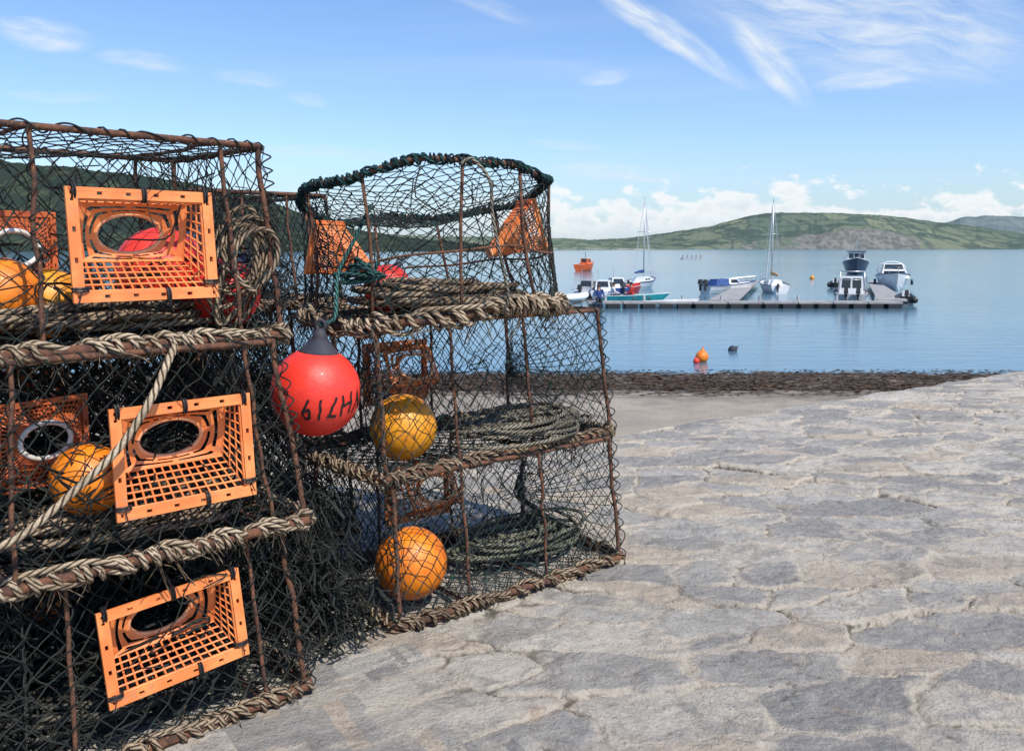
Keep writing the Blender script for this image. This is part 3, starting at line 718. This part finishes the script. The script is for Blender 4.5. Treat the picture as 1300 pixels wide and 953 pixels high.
bn=t.new('ShaderNodeBump'); t.l.new(h,bn.inputs['Height']); bn.inputs['Distance'].default_value=.046
t.l.new(t.m('MULTIPLY_ADD',lane,.35,.3),bn.inputs['Strength']); t.l.new(bn.outputs[0],b.inputs['Normal'])
mb=MB(); mb.add([(-9000,8,SEA),(9000,8,SEA),(9000,16000,SEA),(-9000,16000,SEA)],[(0,1,2,3)])
tag(mb.build('sea',m),kind='structure')
# ---------------------------------------------------------------- hills
def hillmat(name,g1,g2,cl1,cl2,wood,sc,woodlo=.5):
    m,t,b=newmat(name); tc=t.new('ShaderNodeTexCoord').outputs['Object']
    mpp=t.new('ShaderNodeMapping'); t.l.new(tc,mpp.inputs[0]); mpp.inputs['Scale'].default_value=(1,.55,.0)
    v=t.new('ShaderNodeTexVoronoi'); v.inputs['Scale'].default_value=sc; t.l.new(mpp.outputs[0],v.inputs[0])
    ve=t.new('ShaderNodeTexVoronoi',feature='DISTANCE_TO_EDGE'); ve.inputs['Scale'].default_value=sc; t.l.new(mpp.outputs[0],ve.inputs[0])
    sp=t.new('ShaderNodeSeparateXYZ'); t.l.new(v.outputs['Color'],sp.inputs[0])
    c=t.mix(sp.outputs[0],c4(g1),c4(g2)); n=t.noise(tc,sc*1.1,7,.65)
    c=t.mix(t.m('MULTIPLY',t.ss(ve.outputs['Distance'],.07,.02),.8),c,c4(wood))
    c=t.mix(t.ss(n,woodlo,woodlo+.05),c,c4(wood))
    q=t.new('ShaderNodeAttribute',attribute_name='cliff').outputs['Fac']; n2=t.noise(tc,sc*5,6,.7); n3=t.noise(tc,sc*2.2,6,.65)
    c=t.mix(t.m('MULTIPLY',t.ss(t.m('ADD',q,t.m('MULTIPLY',t.m('SUBTRACT',n3,.5),1.5)),.42,.58),.92),c,t.mix(t.ss(n2,.42,.58),c4(cl1),c4(cl2)))
    t.l.new(c,b.inputs['Base Color']); b.inputs['Roughness'].default_value=1; b.inputs['Specular IOR Level'].default_value=0
    return m
def hill(name,pts,D,depth,mat,cliff,seed,rough=.06,n=700,slope=.3):
    us=np.array([p[0] for p in pts],float); vs_=np.array([p[1] for p in pts],float)
    u=np.linspace(us[0],us[-1],n); v=np.interp(u,us,vs_)
    k=np.ones(9)/9; v=np.convolve(np.pad(v,4,'edge'),k,'valid')+1.8*(fbm(u*.07,u*0,seed+40)-.5)+.9*(fbm(u*.4,u*0,seed+41)-.5)
    yc=(431-v)/1100; sl=(-SP+yc*CP)/(CP+yc*SP)
    az=((u-650)/1100)/CP
    T=np.concatenate([[0,.0005],np.linspace(.01,1,60),[1.3,1.8]]); U,TT=np.meshgrid(az,T)
    Yr=D+depth; zt=1.2+sl*Yr-SEA
    cl=np.array([cliff(q) for q in u])*(.8+.4*fbm(u*.03,u*0,seed+20))
    prof=np.where(TT<.10,TT/.10*cl*1.0,cl+(1-cl)*np.sin(np.clip((TT-.10)/.90,0,1)*math.pi/2)**(1.3))
    prof=np.where(TT>1,1-(TT-1)*1.3,prof)
    Yd=D+depth*TT+ D*.012*(fbm(U*14,U*0,seed+7,3)-.5)*(1-np.clip(TT,0,1))
    X=U*Yd; Zh=zt[None,:]*prof
    Zh=Zh*(1+rough*3*(fbm(U*24,TT*5,seed,4)-.5)*np.sin(np.clip(TT,0,1)*math.pi)+rough*.6*(fbm(U*90,TT*18,seed+3,3)-.5)*np.clip((TT-.2)*3,0,1))
    clm=cl[None,:]*2.2*(1-sst(TT,.08,.35))*np.ones_like(TT)
    o=gridmesh(name,X,Yd,SEA+Zh-.02*D*(TT<.0002),mat,dict(cliff=clm)); tag(o,kind='structure'); return o
mh=hillmat('headland',(.105,.14,.11),(.18,.205,.14),(.115,.118,.112),(.205,.203,.188),(.07,.10,.085),.012)  # some distance haze mixed into the field and cliff colours
hill('headland_hills',[(540,309),(640,309),(700,308),(740,305),(800,302),(850,295),(900,287),(940,276),(965,271),(1000,270),(1030,271),(1060,271),(1100,273),(1140,276),(1180,282),(1230,287),(1280,294),(1345,305),(1375,313)],2300,500,mh,
     lambda u: .10+.36*math.exp(-((u-1085)/85)**2)+.08*math.exp(-((u-930)/50)**2),51,.035)
mh2=hillmat('far_headland',(.15,.19,.19),(.185,.22,.20),(.22,.225,.225),(.265,.265,.26),(.12,.16,.17),.006)  # bluish pale tones: aerial haze painted into the hill colours
hill('far_hills',[(1080,312),(1120,290),(1160,286),(1195,282),(1215,276),(1245,274),(1300,275),(1400,272),(1600,270),(1900,262)],3400,700,mh2,lambda u:.3,61,.03)
mh3=hillmat('wooded_hill',(.045,.06,.04),(.065,.08,.05),(.16,.15,.12),(.2,.19,.16),(.028,.042,.034),.03,.42)
hill('wooded_hills',[(-900,190),(-300,195),(0,206),(100,214),(200,226),(300,244),(345,256),(400,276),(450,291),(520,302),(580,308),(640,312),(700,315)],700,350,mh3,lambda u:.12,71,.08,900)
mh4=hillmat('low_coast',(.12,.155,.11),(.17,.195,.135),(.3,.28,.25),(.35,.33,.28),(.08,.115,.09),.02,.5)
hill('low_coast_hills',[(380,292),(500,298),(560,300),(640,301),(700,302),(730,303),(760,306),(800,309),(850,312),(870,314)],1500,200,mh4,lambda u:.2,81,.06,300)
# ---------------------------------------------------------------- boats
def hull(L,B,Hd,draft=.2,sheer=.2,sternw=.85,bow=2.3,n=16,m=9,rake=.12):
    vs=[];sh=[]
    for i in range(n):
        t=i/(n-1); hb=B/2*(sternw+(1-sternw)*min(1,t/.35))*(1-max(0,(t-.4)/.6)**bow)+.01
        zs=Hd+sheer*t*t; zk=-draft+ (draft+Hd*.3)*max(0,(t-.7)/.3)**2.5
        for j in range(m):
            p=-1+2*j/(m-1); ap=abs(p); zq=zk+(zs-zk)*ap**1.7; y=hb*math.copysign(min(1,ap**.55),p)*(.86+.14*ap)
            vs.append((-L/2+L*t+ (rake*L*t**4)*(zq-zk)/(zs-zk+.01),y,zq))
        sh.append((vs[-1],vs[-m]))
    fs=[(i*m+j,(i+1)*m+j,(i+1)*m+j+1,i*m+j+1) for i in range(n-1) for j in range(m-1)]
    fs.append(tuple(range(m))[::-1]); return vs,fs,sh
def addhull(root,L,B,Hd,mat,deck='grey',strake='black',open_=False,dz=-.06,**k):
    vs,fs,sh=hull(L,B,Hd,**k); mb=MB(); mb.add(vs,fs); h=mb.build('hull',M[mat],root,False)
    if open_:
        md=h.modifiers.new('s','SOLIDIFY'); md.thickness=.035; md.offset=0
        f=MB(); f.add([(p[0],p[1]*.75,Hd*.25) for a,b in sh[:-3] for p in(a,b)],[(2*i,2*i+2,2*i+3,2*i+1) for i in range(len(sh)-4)]); f.build('floor_boards',M[deck],root)
        for x in (-.25,.05,.28):
            s_=MB(); i=int((x+.5)*15); w=abs(sh[i][0][1])*1.9; s_.box((x*L,0,Hd*.72),(.2,w,.04)); s_.build('thwart',M['wood'],root)
    else:
        f=MB(); f.add([(p[0],p[1]*.985,p[2]+dz) for a,b in sh for p in(a,b)],[(2*i,2*i+2,2*i+3,2*i+1) for i in range(len(sh)-1)]); f.build('deck',M[deck],root)
    st=MB()
    st.tube([b for a,b in sh],.035*min(1,B/2),5); st.tube([a for a,b in sh],.035*min(1,B/2),5); st.build('rubbing_strake',M[strake],root,True)
    return sh
def lerp4(q,u,v): return q[0]*(1-u)*(1-v)+q[1]*u*(1-v)+q[2]*u*v+q[3]*(1-u)*v
def windows(root,v,spec,mat='glass',off=.012):
    fc={'r':(0,1,5,4),'f':(1,2,6,5),'l':(2,3,7,6),'b':(3,0,4,7)}
    for side,lst in spec.items():
        q=[v[i] for i in fc[side]]; n=(q[1]-q[0]).cross(q[3]-q[0]).normalized()
        for (u0,u1,w0,w1) in lst:
            mb=MB(); c=[lerp4(q,u0,w0)+n*off,lerp4(q,u1,w0)+n*off,lerp4(q,u1,w1)+n*off,lerp4(q,u0,w1)+n*off]
            mb.add(c+[p-n*.008 for p in c],[(0,1,2,3),(0,4,5,1),(1,5,6,2),(2,6,7,3),(3,7,4,0)]); mb.build('window',M[mat],root)
def outboard(root,x,y,z,s=1):
    o=MB(); o.frust((x-.12*s,y,z+.1*s),.32*s,.22*s,.3*s,.04*s,.06*s,.03*s); o.box((x-.12*s,y,z-.12*s),(.12*s,.08*s,.46*s)); o.box((x+.02*s,y,z+.02*s),(.18*s,.14*s,.1*s)); o.build('outboard_motor',M['black'],root)
def rail(root,sh,i0,i1,h=.45,mat='alu'):
    mb=MB()
    for s_ in(0,1):
        P=[Vector(sh[i][s_])*1.0 for i in range(i0,i1+1)]; mb.tube([p+Vector((0,0,h)) for p in P],.018,5)
        for p in P[::2]: mb.tube([p,p+Vector((0,0,h))],.014,4)
    mb.build('rail',M[mat],root)
def boat(name,label,u,v,heading,cat='boat',group='boats afloat in the harbour'):
    p=on(u,v,SEA); r=empty(name,p,R(heading)); tag(r,label,cat,group); return r
def yacht(label,u,v,hd,L,B,mast,hullm,cover,extra=None):
    r=boat('sailing_yacht',label,u,v,hd,'sailing boat'); sh=addhull(r,L,B,.55,hullm,'white','navy',sheer=.25,draft=.3,sternw=.7)
    c=MB(); q=c.frust((.1,0,.5),L*.38,B*.55,.36,.25,.08,.08); c.build('cabin',M['white'],r); windows(r,q,{'l':[(.12,.45,.35,.75),(.55,.85,.35,.75)],'r':[(.15,.45,.35,.75),(.55,.88,.35,.75)]})
    m_=MB(); m_.tube([(L*.12,0,.5),(L*.12,0,mast)],.055,7,r1=.035); m_.box((L*.12,0,mast*.62),(.03,B*.55,.03)); m_.build('mast',M['alu'],r,True)
    b_=MB(); b_.tube([(L*.11,0,1.15),(-L*.34,0,1.12)],.035,6); bo=b_.build('boom',M['alu'],r,True)
    s_=MB(); s_.tube(cr([(L*.1,0,1.27),(-L*.1,0,1.28),(-L*.32,0,1.2)],4),.12,8,r1=.07); s_.build('sail_cover',M[cover],bo,True)
    w=MB(); tp=(L*.12,0,mast-.05)
    for e_ in ((L*.52+.3,0,.8),(-L*.48,0,.6),(L*.1,B*.42,.6),(L*.1,-B*.42,.6)): w.tube([tp,e_],.010,4)
    w.build('rigging',M['alu'],r); f=MB(); f.tube(cr([(L*.5,0,1.0),(L*.35,0,mast*.45),(L*.14,0,mast*.9)],3),.045,6,r1=.02); f.build('furled_jib',M['white'],r,True)
    rail(r,sh,12,15,.4); outboard(r,-L/2-.05,.2,.35,.8); return r
yacht('white sailing yacht with tall bare mast moored behind the left end of the pontoon',814,366,64,4.6,1.9,6.8,'white','blue')
yacht('white sailing yacht with ochre sail cover moored behind the middle of the pontoon',981,371,86,4.4,1.75,6.4,'white','tan')
r=boat('open_boat','small red hulled open boat beside the white yacht at left',801,373,60); addhull(r,2.6,1.1,.5,'redp','white','white',open_=True); outboard(r,-1.35,0,.5,.9)
r=boat('motor_boat','white motor boat with blue cockpit cover and outboards at the left pontoon finger',924,372,28)
sh=addhull(r,4.0,1.5,.55,'white','white','blue',sheer=.25); q=MB(); v_=q.frust((.2,0,.5),1.2,1.1,.5,.45,.1,.12); q.build('cabin',M['white'],r); windows(r,v_,{'f':[(.1,.9,.3,.9)],'l':[(.1,.7,.4,.85)],'r':[(.2,.9,.4,.85)]})
q=MB(); q.frust((-.9,0,.5),1.3,1.2,.45,.1,.3,.25); q.build('cockpit_cover',M['blue'],r); outboard(r,-2.05,.25,.55,1); outboard(r,-2.05,-.25,.55,1); rail(r,sh,9,15,.3)
r=boat('fishing_boat','dark navy fishing boat with tall white wheelhouse moored far out behind the pontoon',1086,348,-110)
sh=addhull(r,7,2.9,1.25,'navy','grey','white',sheer=.7,draft=.5,rake=.08); q=MB(); v_=q.frust((.6,0,1.1),2.2,2.0,1.5,.2,.1,.1); q.build('wheelhouse',M['white'],r)
windows(r,v_,{'f':[(.06,.34,.5,.88),(.37,.63,.5,.88),(.66,.94,.5,.88)],'l':[(.1,.45,.5,.85),(.55,.9,.5,.85)],'r':[(.1,.45,.5,.85),(.55,.9,.5,.85)]})
q=MB(); q.box((.6,0,2.64),(2.3,2.1,.08)); q.build('roof',M['navy'],r); q=MB(); q.tube([(.2,0,2.65),(.2,0,4.0)],.05,6); q.box((.2,0,3.4),(.06,1.0,.06)); q.tube([(.2,.4,3.4),(.2,.4,4.2)],.02,4); q.build('mast',M['alu'],r); rail(r,sh,8,15,.5)
q=MB(); q.frust((2.0,0,1.3),1.2,1.6,.45,.3,0,.15); q.build('foredeck_cuddy',M['navy'],r)
r=boat('cabin_cruiser','white cabin cruiser with dark windscreen at the right-hand end of the moorings',1133,367,-108)
sh=addhull(r,5.2,2.3,.95,'white','white','navy',sheer=.35,draft=.3); q=MB(); v_=q.frust((.2,0,.85),2.9,1.9,.55,1.0,.1,.18); q.build('cabin',M['white'],r)
windows(r,v_,{'f':[(.06,.94,.2,.9)],'l':[(.1,.85,.35,.75)],'r':[(.15,.9,.35,.75)]}); q=MB(); v2=q.frust((-.3,0,1.4),1.5,1.5,.45,.5,.1,.12); q.build('flybridge_screen',M['white'],r); windows(r,v2,{'f':[(.05,.95,.15,.9)],'l':[(.1,.8,.3,.85)],'r':[(.2,.9,.3,.85)]})
q=MB(); q.tube(cr([(-1.3,.9,.9),(-1.15,.85,1.7),(-1.15,0,2.0),(-1.15,-.85,1.7),(-1.3,-.9,.9)],5),.05,6); q.build('radar_arch',M['white'],r,True); rail(r,sh,7,15,.4)
for y_ in(-1,1): q=MB(); q.tube([(.3,y_*1.25,.75),(.3,y_*1.25,.35)],.09,8); q.build('fender',M['navy'],r,True)
r=boat('work_boat','grey workboat with open frame wheelhouse and twin outboards tied to the pontoon',1080,384.5,70)
sh=addhull(r,3.6,1.8,.55,'grey','grey','black',sheer=.3); q=MB(); v_=q.frust((.3,0,.5),1.1,1.25,.95,.2,.05,.06); q.build('wheelhouse',M['white'],r)
windows(r,v_,{'b':[(.08,.46,.35,.9),(.54,.92,.35,.9)],'f':[(.08,.92,.45,.9)],'l':[(.15,.85,.45,.88)],'r':[(.15,.85,.45,.88)]})
q=MB()
for y_ in(-.7,.7): q.tube([(-.9,y_,.5),(-.9,y_*.85,1.75)],.035,6)
q.tube([(-.9,-.6,1.75),(-.9,.6,1.75)],.035,6); q.tube([(-.9,-.6,1.3),(-.9,.6,1.3)],.02,5); q.build('roll_bar',M['alu'],r,True); outboard(r,-1.85,.3,.5,1.1); outboard(r,-1.85,-.3,.5,1.1)
q=MB(); q.tube([(.3,0,1.45),(.3,0,2.1)],.02,5); q.build('aerial',M['black'],r)
def rib(label,u,v,hd,L,B,tm,console=True):
    r=boat('inflatable_boat',label,u,v,hd,'inflatable boat'); P=cr([(-L/2,-B/2+.15,.28),(0,-B/2+.15,.28),(L*.3,-B*.32,.32),(L*.47,0,.42),(L*.3,B*.32,.32),(0,B/2-.15,.28),(-L/2,B/2-.15,.28)],5)
    q=MB(); q.tube(P,.17,10); q.build('inflatable_tube',M[tm],r,True); q=MB(); q.frust((-.1,0,.02),L*.85,B-.4,.14,.3,0,0); q.build('floor',M['grey'],r)
    if console: q=MB(); q.frust((-.1,0,.16),.45,.4,.55,.15,.02,.03); q.build('console',M['white'],r)
    q=MB(); q.box((-L/2+.08,0,.3),(.06,B-.45,.35)); q.build('transom',M['black'],r); outboard(r,-L/2,0,.42,1); return r
rib('black inflatable boat with outboard off the right-hand end of the pontoon',1149,386,68,2.4,1.1,'black')
rib('pale grey inflatable boat furthest left beside the pontoon',724,384,20,2.0,1.0,'white',False)
rib('dark inflatable boat lying between the work boat and the long pontoon',1060,366,70,2.4,1.1,'black')
def cuddy(label,u,v,hd,hm,cm,L=3.2):
    r=boat('motor_boat',label,u,v,hd); sh=addhull(r,L,1.25,.5,hm,'white','blue',sheer=.25); q=MB(); v_=q.frust((.25,0,.45),1.2,.95,.65,.3,.08,.1); q.build('cabin',M[cm],r)
    windows(r,v_,{'f':[(.1,.47,.35,.88),(.53,.9,.35,.88)],'l':[(.1,.5,.4,.85),(.58,.85,.4,.85)],'r':[(.15,.45,.4,.85),(.52,.9,.4,.85)],'b':[(.1,.9,.4,.9)]}); outboard(r,-L/2,0,.45,1)
    q=MB(); q.tube([(-.2,.3,1.05),(-.2,.3,1.75)],.018,5); q.build('aerial',M['alu'],r); return r
cuddy('small white cabin boat with blue rubbing band, second from the left at the pontoon',766,379,75,'white','white')
cuddy('small blue hulled cabin boat with white cuddy just right of the white cabin boat',783,374,100,'blue','white',2.8)
cuddy('little white cabin boat with grey cabin furthest left of the cabin boats',746,378,65,'white','grey',2.6)
r=boat('motor_boat','orange hulled motor boat alone in open water far out at left',743,344,60)
sh=addhull(r,4.2,1.7,.85,'orp','grey','orp',sheer=.35); q=MB(); v_=q.frust((.2,0,.8),1.3,1.15,.85,.2,.08,.1); q.build('wheelhouse',M['orp'],r)
windows(r,v_,{'f':[(.1,.9,.45,.88)],'l':[(.15,.85,.45,.85)],'r':[(.15,.85,.45,.85)],'b':[(.15,.85,.45,.85)]}); q=MB(); q.box((.2,0,1.69),(1.25,1.05,.06)); q.build('roof',M['white'],r); q=MB(); q.tube([(0,0,1.7),(0,0,2.5)],.035,5); q.build('mast',M['navy'],r)
gig=boat('rowing_boat','long teal rowing boat lying side-on at the left end of the pontoon',799,383.5,2,'rowing boat'); addhull(gig,3.7,1.0,.36,'teal','wood','white',open_=True,sheer=.14,sternw=.5)
r=boat('rowing_boat','pale grey rowing boat lying side-on in front of the pontoon, right of the teal one',848,391,4,'rowing boat'); addhull(r,2.6,.95,.34,'white','wood','grey',open_=True,sheer=.12,sternw=.6)
r=boat('swim_raft','tiny dark raft with posts on the far water left of the headland',878,329,0,'raft','rafts'); del r['group']
q=MB(); q.box((0,0,.2),(5.5,2,.4)); q.build('deck',M['grey'],r)
for x in(-2.4,-1.2,0,1.2,2.4): q=MB(); q.tube([(x,0,.4),(x,0,1.1)],.1,6); q.build('post',M['black'],r)
# people
def person(label,loc,rz,shirt,seated):
    root=empty('person',loc,R(rz)); tag(root,label,'person')
    if seated: J=dict(pel=(0,0,.10),ch=(.03,0,.42),nk=(.05,0,.58),hd=(.08,0,.70),ht=(.08,0,.80),kn=(.42,.10,.12),ft=(.46,.10,-.10),el=(.14,.24,.30),ha=(.34,.16,.24))
    else: J=dict(pel=(0,0,.92),ch=(.01,0,1.26),nk=(.02,0,1.46),hd=(.04,0,1.58),ht=(.04,0,1.69),kn=(.03,.11,.49),ft=(-.01,.12,.05),el=(-.03,.26,1.12),ha=(.10,.25,.90))
    V=[];E=[];Rr=[]
    def add(p,r,par=None):
        V.append(p);Rr.append(r)
        if par is not None:E.append((par,len(V)-1))
        return len(V)-1
    pe=add(J['pel'],.15);ch=add(J['ch'],.15,pe);nk=add(J['nk'],.06,ch);hd=add(J['hd'],.095,nk);add(J['ht'],.08,hd)
    for s in(-1,1):
        m=lambda k:(J[k][0],J[k][1]*s,J[k][2])
        hp=add((J['pel'][0],.10*s,J['pel'][2]-.03),.10,pe);kn=add(m('kn'),.07,hp);ft=add(m('ft'),.05,kn);add((m('ft')[0]+.17,m('ft')[1],m('ft')[2]-.01),.04,ft)
        sh_=add((J['ch'][0],.19*s,J['ch'][2]+.12),.07,ch);el_=add(m('el'),.05,sh_);ha=add(m('ha'),.038,el_);add((m('ha')[0]+.08,m('ha')[1],m('ha')[2]),.03,ha)
    me=bpy.data.meshes.new('t');me.from_pydata(V,E,[]);o=bpy.data.objects.new('t',me);col.objects.link(o)
    md=o.modifiers.new('k','SKIN');o.modifiers.new('s','SUBSURF').levels=1
    for i,sv in enumerate(me.skin_vertices[0].data): sv.radius=(Rr[i],Rr[i]); sv.use_root=(i==0)
    bpy.context.view_layer.update()
    me2=bpy.data.meshes.new_from_object(o.evaluated_get(bpy.context.evaluated_depsgraph_get())); bpy.data.objects.remove(o)
    me2.materials.clear()
    for k in (shirt,'skin','trouser'): me2.materials.append(M[k])
    zn=J['nk'][2]-.0; zp=J['pel'][2]+.06
    for p in me2.polygons:
        c=p.center; p.use_smooth=True
        p.material_index=1 if c.z>zn or (Vector(c)-Vector((J['ha'][0]+.05,math.copysign(J['ha'][1],c.y),J['ha'][2]))).length<.09 else (2 if (c.z<zp and abs(c.y)<.21 and (c.x<.6)) and not(abs(c.y)>.2) else 0)
    b=bpy.data.objects.new('body',me2);col.objects.link(b);b.parent=root
    hz=MB();hz.lathe([(.02,-.02),(.10,-.01),(.105,.04),(.08,.09),(.02,.115)],12,(J['hd'][0]-.02,0,J['hd'][2]+.03));hz.build('hair',M['hair'],root,True)
pg=gig.location
person('person in a white shirt seated at the left in the teal rowing boat',(pg.x-.95,pg.y,SEA+.27),0,'cloth_white',True)
person('person in a red jacket seated at the right in the teal rowing boat',(pg.x+.15,pg.y,SEA+.27),180,'cloth_red',True)
# pontoon
pr=empty('pontoon',on(945,391,SEA)); tag(pr,'long low grey pontoon with two fingers where the boats are tied','pontoon')
pl=pr.location
def loc(u,v): q=on(u,v,SEA); return (q.x-pl.x,q.y-pl.y)
def deck(pts,nm='deck_section',z=.34,h=.09):
    mb=MB(); n=len(pts); mb.add([(x,y,z) for x,y in pts]+[(x,y,z-h) for x,y in pts],[tuple(range(n)),tuple(range(n,2*n))[::-1]]+[(i,i+n,(i+1)%n+n,(i+1)%n) for i in range(n)])
    mb.build(nm,M['pont'],pr)
x0=loc(745,391)[0]; x1=loc(1140,391)[0]
n=9; w=(x1-x0)/n
for i in range(n):
    a=x0+i*w; deck([(a+.03,-.6),(a+w-.03,-.6),(a+w-.03,.6),(a+.03,.6)])
    for k in range(2):
        q=MB(); q.box((a+w*(.25+.5*k),0,.075),(w*.36,1.26,.34)); q.build('float',M['black'],pr)
g0=loc(893,388);g1=loc(930,388);g2=loc(963,362);g3=loc(946,362); deck([(g0[0],.65),(g1[0],.65),g2,g3],z=.38)
g0=loc(1102,388);g1=loc(1139,388);g2=loc(1114,363);g3=loc(1101,363); deck([(g0[0],.65),(g1[0],.65),g2,g3],z=.38)
for i in range(8):
    q=MB(); x=x0+(i+.5)*(x1-x0)/8; q.tube([(x,.45,.33),(x,.45,.6)],.07,7); q.build('bollard',M['grey'],pr)
person('person in a blue jacket sitting on the edge at the left end of the pontoon',(pl.x+x0+.55,pl.y-.42,SEA+.36),-90,'cloth_blue',True)
p=on(891,459,SEA); buoy('orange mooring buoy floating close to the beach',p+Vector((0,0,.13)),.17,'b_org',(.1,0,1),'b_org',name='mooring_buoy')
p=on(884,460,SEA); buoy('small red buoy floating against the orange mooring buoy',p+Vector((-.02,-.1,.05)),.085,'b_red',(-.3,-.2,1),'b_red',name='mooring_buoy')
p=on(930,445,SEA); buoy('low dark buoy floating right of the orange mooring buoy',p+Vector((0,0,.02)),.13,'neck',(.8,0,.5),name='mooring_buoy')
p=on(1031,354,SEA); buoy('distant yellow buoy between the ochre covered yacht and the navy fishing boat',p+Vector((0,0,.1)),.22,'b_yel',(0,0,1),'b_yel',name='mooring_buoy')
p=on(836,381,SEA); buoy('orange buoy hanging low by the long teal rowing boat',p+Vector((0,0,.1)),.13,'b_org',(0,0,1),'b_org',name='mooring_buoy')
# ---------------------------------------------------------------- world, sun, camera
SUN=Vector((.50,-.62,1.05)).normalized(); el=math.asin(SUN.z); rot=math.atan2(SUN.x,SUN.y)
w=bpy.data.worlds.new('World'); scene.world=w; w.use_nodes=True; t=NT(w.node_tree); bg=t.n['Background']
sk=t.new('ShaderNodeTexSky',sky_type='NISHITA'); sk.sun_disc=False; sk.sun_elevation=el; sk.sun_rotation=rot; sk.altitude=0; sk.air_density=1.15; sk.dust_density=.5; sk.ozone_density=1.6
skc=t.mix(1.0,sk.outputs[0],(.90,1.06,1.36,1),'MULTIPLY')
tc=t.new('ShaderNodeTexCoord').outputs['Generated']; sp=t.new('ShaderNodeSeparateXYZ'); t.l.new(tc,sp.inputs[0]); X,Y,Z=sp.outputs
Ys=t.m('MAXIMUM',Y,.05); AZ=t.m('DIVIDE',X,Ys); EL=t.m('DIVIDE',Z,Ys)
vec=t.xyz(AZ,EL)
wrp=t.noise(vec,6,4,.6)
def streak(cx,cy,ang,hl,hw,stg,sc=9):
    c,s=math.cos(ang),math.sin(ang)
    dx=t.m('SUBTRACT',AZ,cx); dy=t.m('SUBTRACT',t.m('ADD',EL,t.m('MULTIPLY',t.m('SUBTRACT',wrp,.5),.035)),cy)
    a=t.m('ADD',t.m('MULTIPLY',dx,c),t.m('MULTIPLY',dy,s)); b=t.m('SUBTRACT',t.m('MULTIPLY',dy,c),t.m('MULTIPLY',dx,s))
    r2=t.m('ADD',t.m('POWER',t.m('ABSOLUTE',t.m('DIVIDE',a,hl)),2),t.m('POWER',t.m('ABSOLUTE',t.m('DIVIDE',b,hw)),2))
    f=t.ss(r2,1,0); n=t.noise(t.xyz(t.m('MULTIPLY',a,sc*.30),t.m('MULTIPLY',b,sc*1.5)),4,8,.62,.5)
    return t.m('MULTIPLY',t.m('MULTIPLY',f,t.ss(n,.22,.80)),stg)
def seg2(u0,v0,u1,v1,hw,stg):
    def c(u,v):
        yc=(431-v)/1100; q=CP+yc*SP; return ((u-650)/1100/q,(-SP+yc*CP)/q)
    a=c(u0,v0);b=c(u1,v1); return streak((a[0]+b[0])/2,(a[1]+b[1])/2,math.atan2(b[1]-a[1],b[0]-a[0]),math.hypot(b[0]-a[0],b[1]-a[1])/2*1.15,hw,stg)
S_=[seg2(745,-20,950,112,.018,1.2),seg2(930,30,1030,135,.022,1.0),seg2(860,-20,1330,60,.085,.9),seg2(1030,110,1180,92,.013,.75),seg2(-10,30,120,52,.022,.95),seg2(120,70,240,88,.014,.7),seg2(735,100,800,95,.010,.7),
    seg2(700,213,880,228,.013,.75),seg2(270,95,370,105,.010,.5),seg2(0,120,160,126,.009,.4),seg2(300,185,520,195,.010,.4),seg2(560,-10,680,25,.013,.45),seg2(360,120,420,130,.009,.5),seg2(670,180,780,190,.007,.45)]
tot=S_[0]
for s_ in S_[1:]: tot=t.m('ADD',tot,s_)
PZ=t.m('ADD',t.m('MAXIMUM',Z,0),.06); pl_=t.xyz(t.m('DIVIDE',X,PZ),t.m('DIVIDE',Y,PZ)); mpp=t.new('ShaderNodeMapping'); t.l.new(pl_,mpp.inputs[0]); mpp.inputs['Rotation'].default_value=(0,0,.5); mpp.inputs['Scale'].default_value=(.35,1.2,1)
cir=t.m('MULTIPLY',t.ss(t.noise(mpp.outputs[0],.8,7,.6,.5),.5,.9),.3)
tot=t.m('ADD',tot,cir)
n1=t.noise(t.xyz(t.m('MULTIPLY',AZ,1.0),t.m('MULTIPLY',EL,1.8)),27,7,.56,.2); n0=t.noise(t.xyz(AZ,0),5.5,2,.5)
topl=t.m('MULTIPLY_ADD',n0,.078,.018)
dens=t.m('ADD',t.m('MULTIPLY',t.m('SUBTRACT',n1,.46),.15),t.m('MULTIPLY',t.m('SUBTRACT',topl,EL),.85))
cum=t.m('MULTIPLY',t.ss(dens,-.002,.022),t.ss(EL,-.01,.035))
cum=t.m('MULTIPLY',cum,t.ss(AZ,-.1,.06))
shade=t.ss(t.m('ADD',dens,t.m('MULTIPLY',t.m('SUBTRACT',n1,.5),-.05)),.0,.06)
ccol=t.mix(shade,(7.7,7.75,7.8,1),(5.2,5.9,6.6,1))
c=t.mix(t.m('MINIMUM',tot,.85),skc,(6.4,6.9,7.4,1))
haze=t.m('MULTIPLY',t.ss(EL,.13,.0),.5); c=t.mix(haze,c,(3.7,4.95,6.3,1))
c=t.mix(t.m('MULTIPLY',cum,.9),c,ccol)
t.l.new(c,bg.inputs[0]); bg.inputs[1].default_value=.13
ld=bpy.data.lights.new('sun','SUN'); ld.energy=4.9; ld.angle=R(.53); ld.color=(1,.94,.85); lo=bpy.data.objects.new('sun',ld); col.objects.link(lo)
lo.rotation_euler=SUN.to_track_quat('Z','Y').to_euler(); lo.location=(5,-5,10)
cd=bpy.data.cameras.new('camera'); co=bpy.data.objects.new('camera',cd); col.objects.link(co); co.location=(0,0,1.2); co.rotation_euler=(math.pi/2-R(6.02),0,0)
cd.sensor_width=36; cd.lens=36*1100/1300; cd.shift_y=-45.5/1300; cd.clip_end=30000; cd.clip_start=.05; scene.camera=co
scene.view_settings.view_transform='Standard'; scene.view_settings.look='None'; scene.view_settings.exposure=0
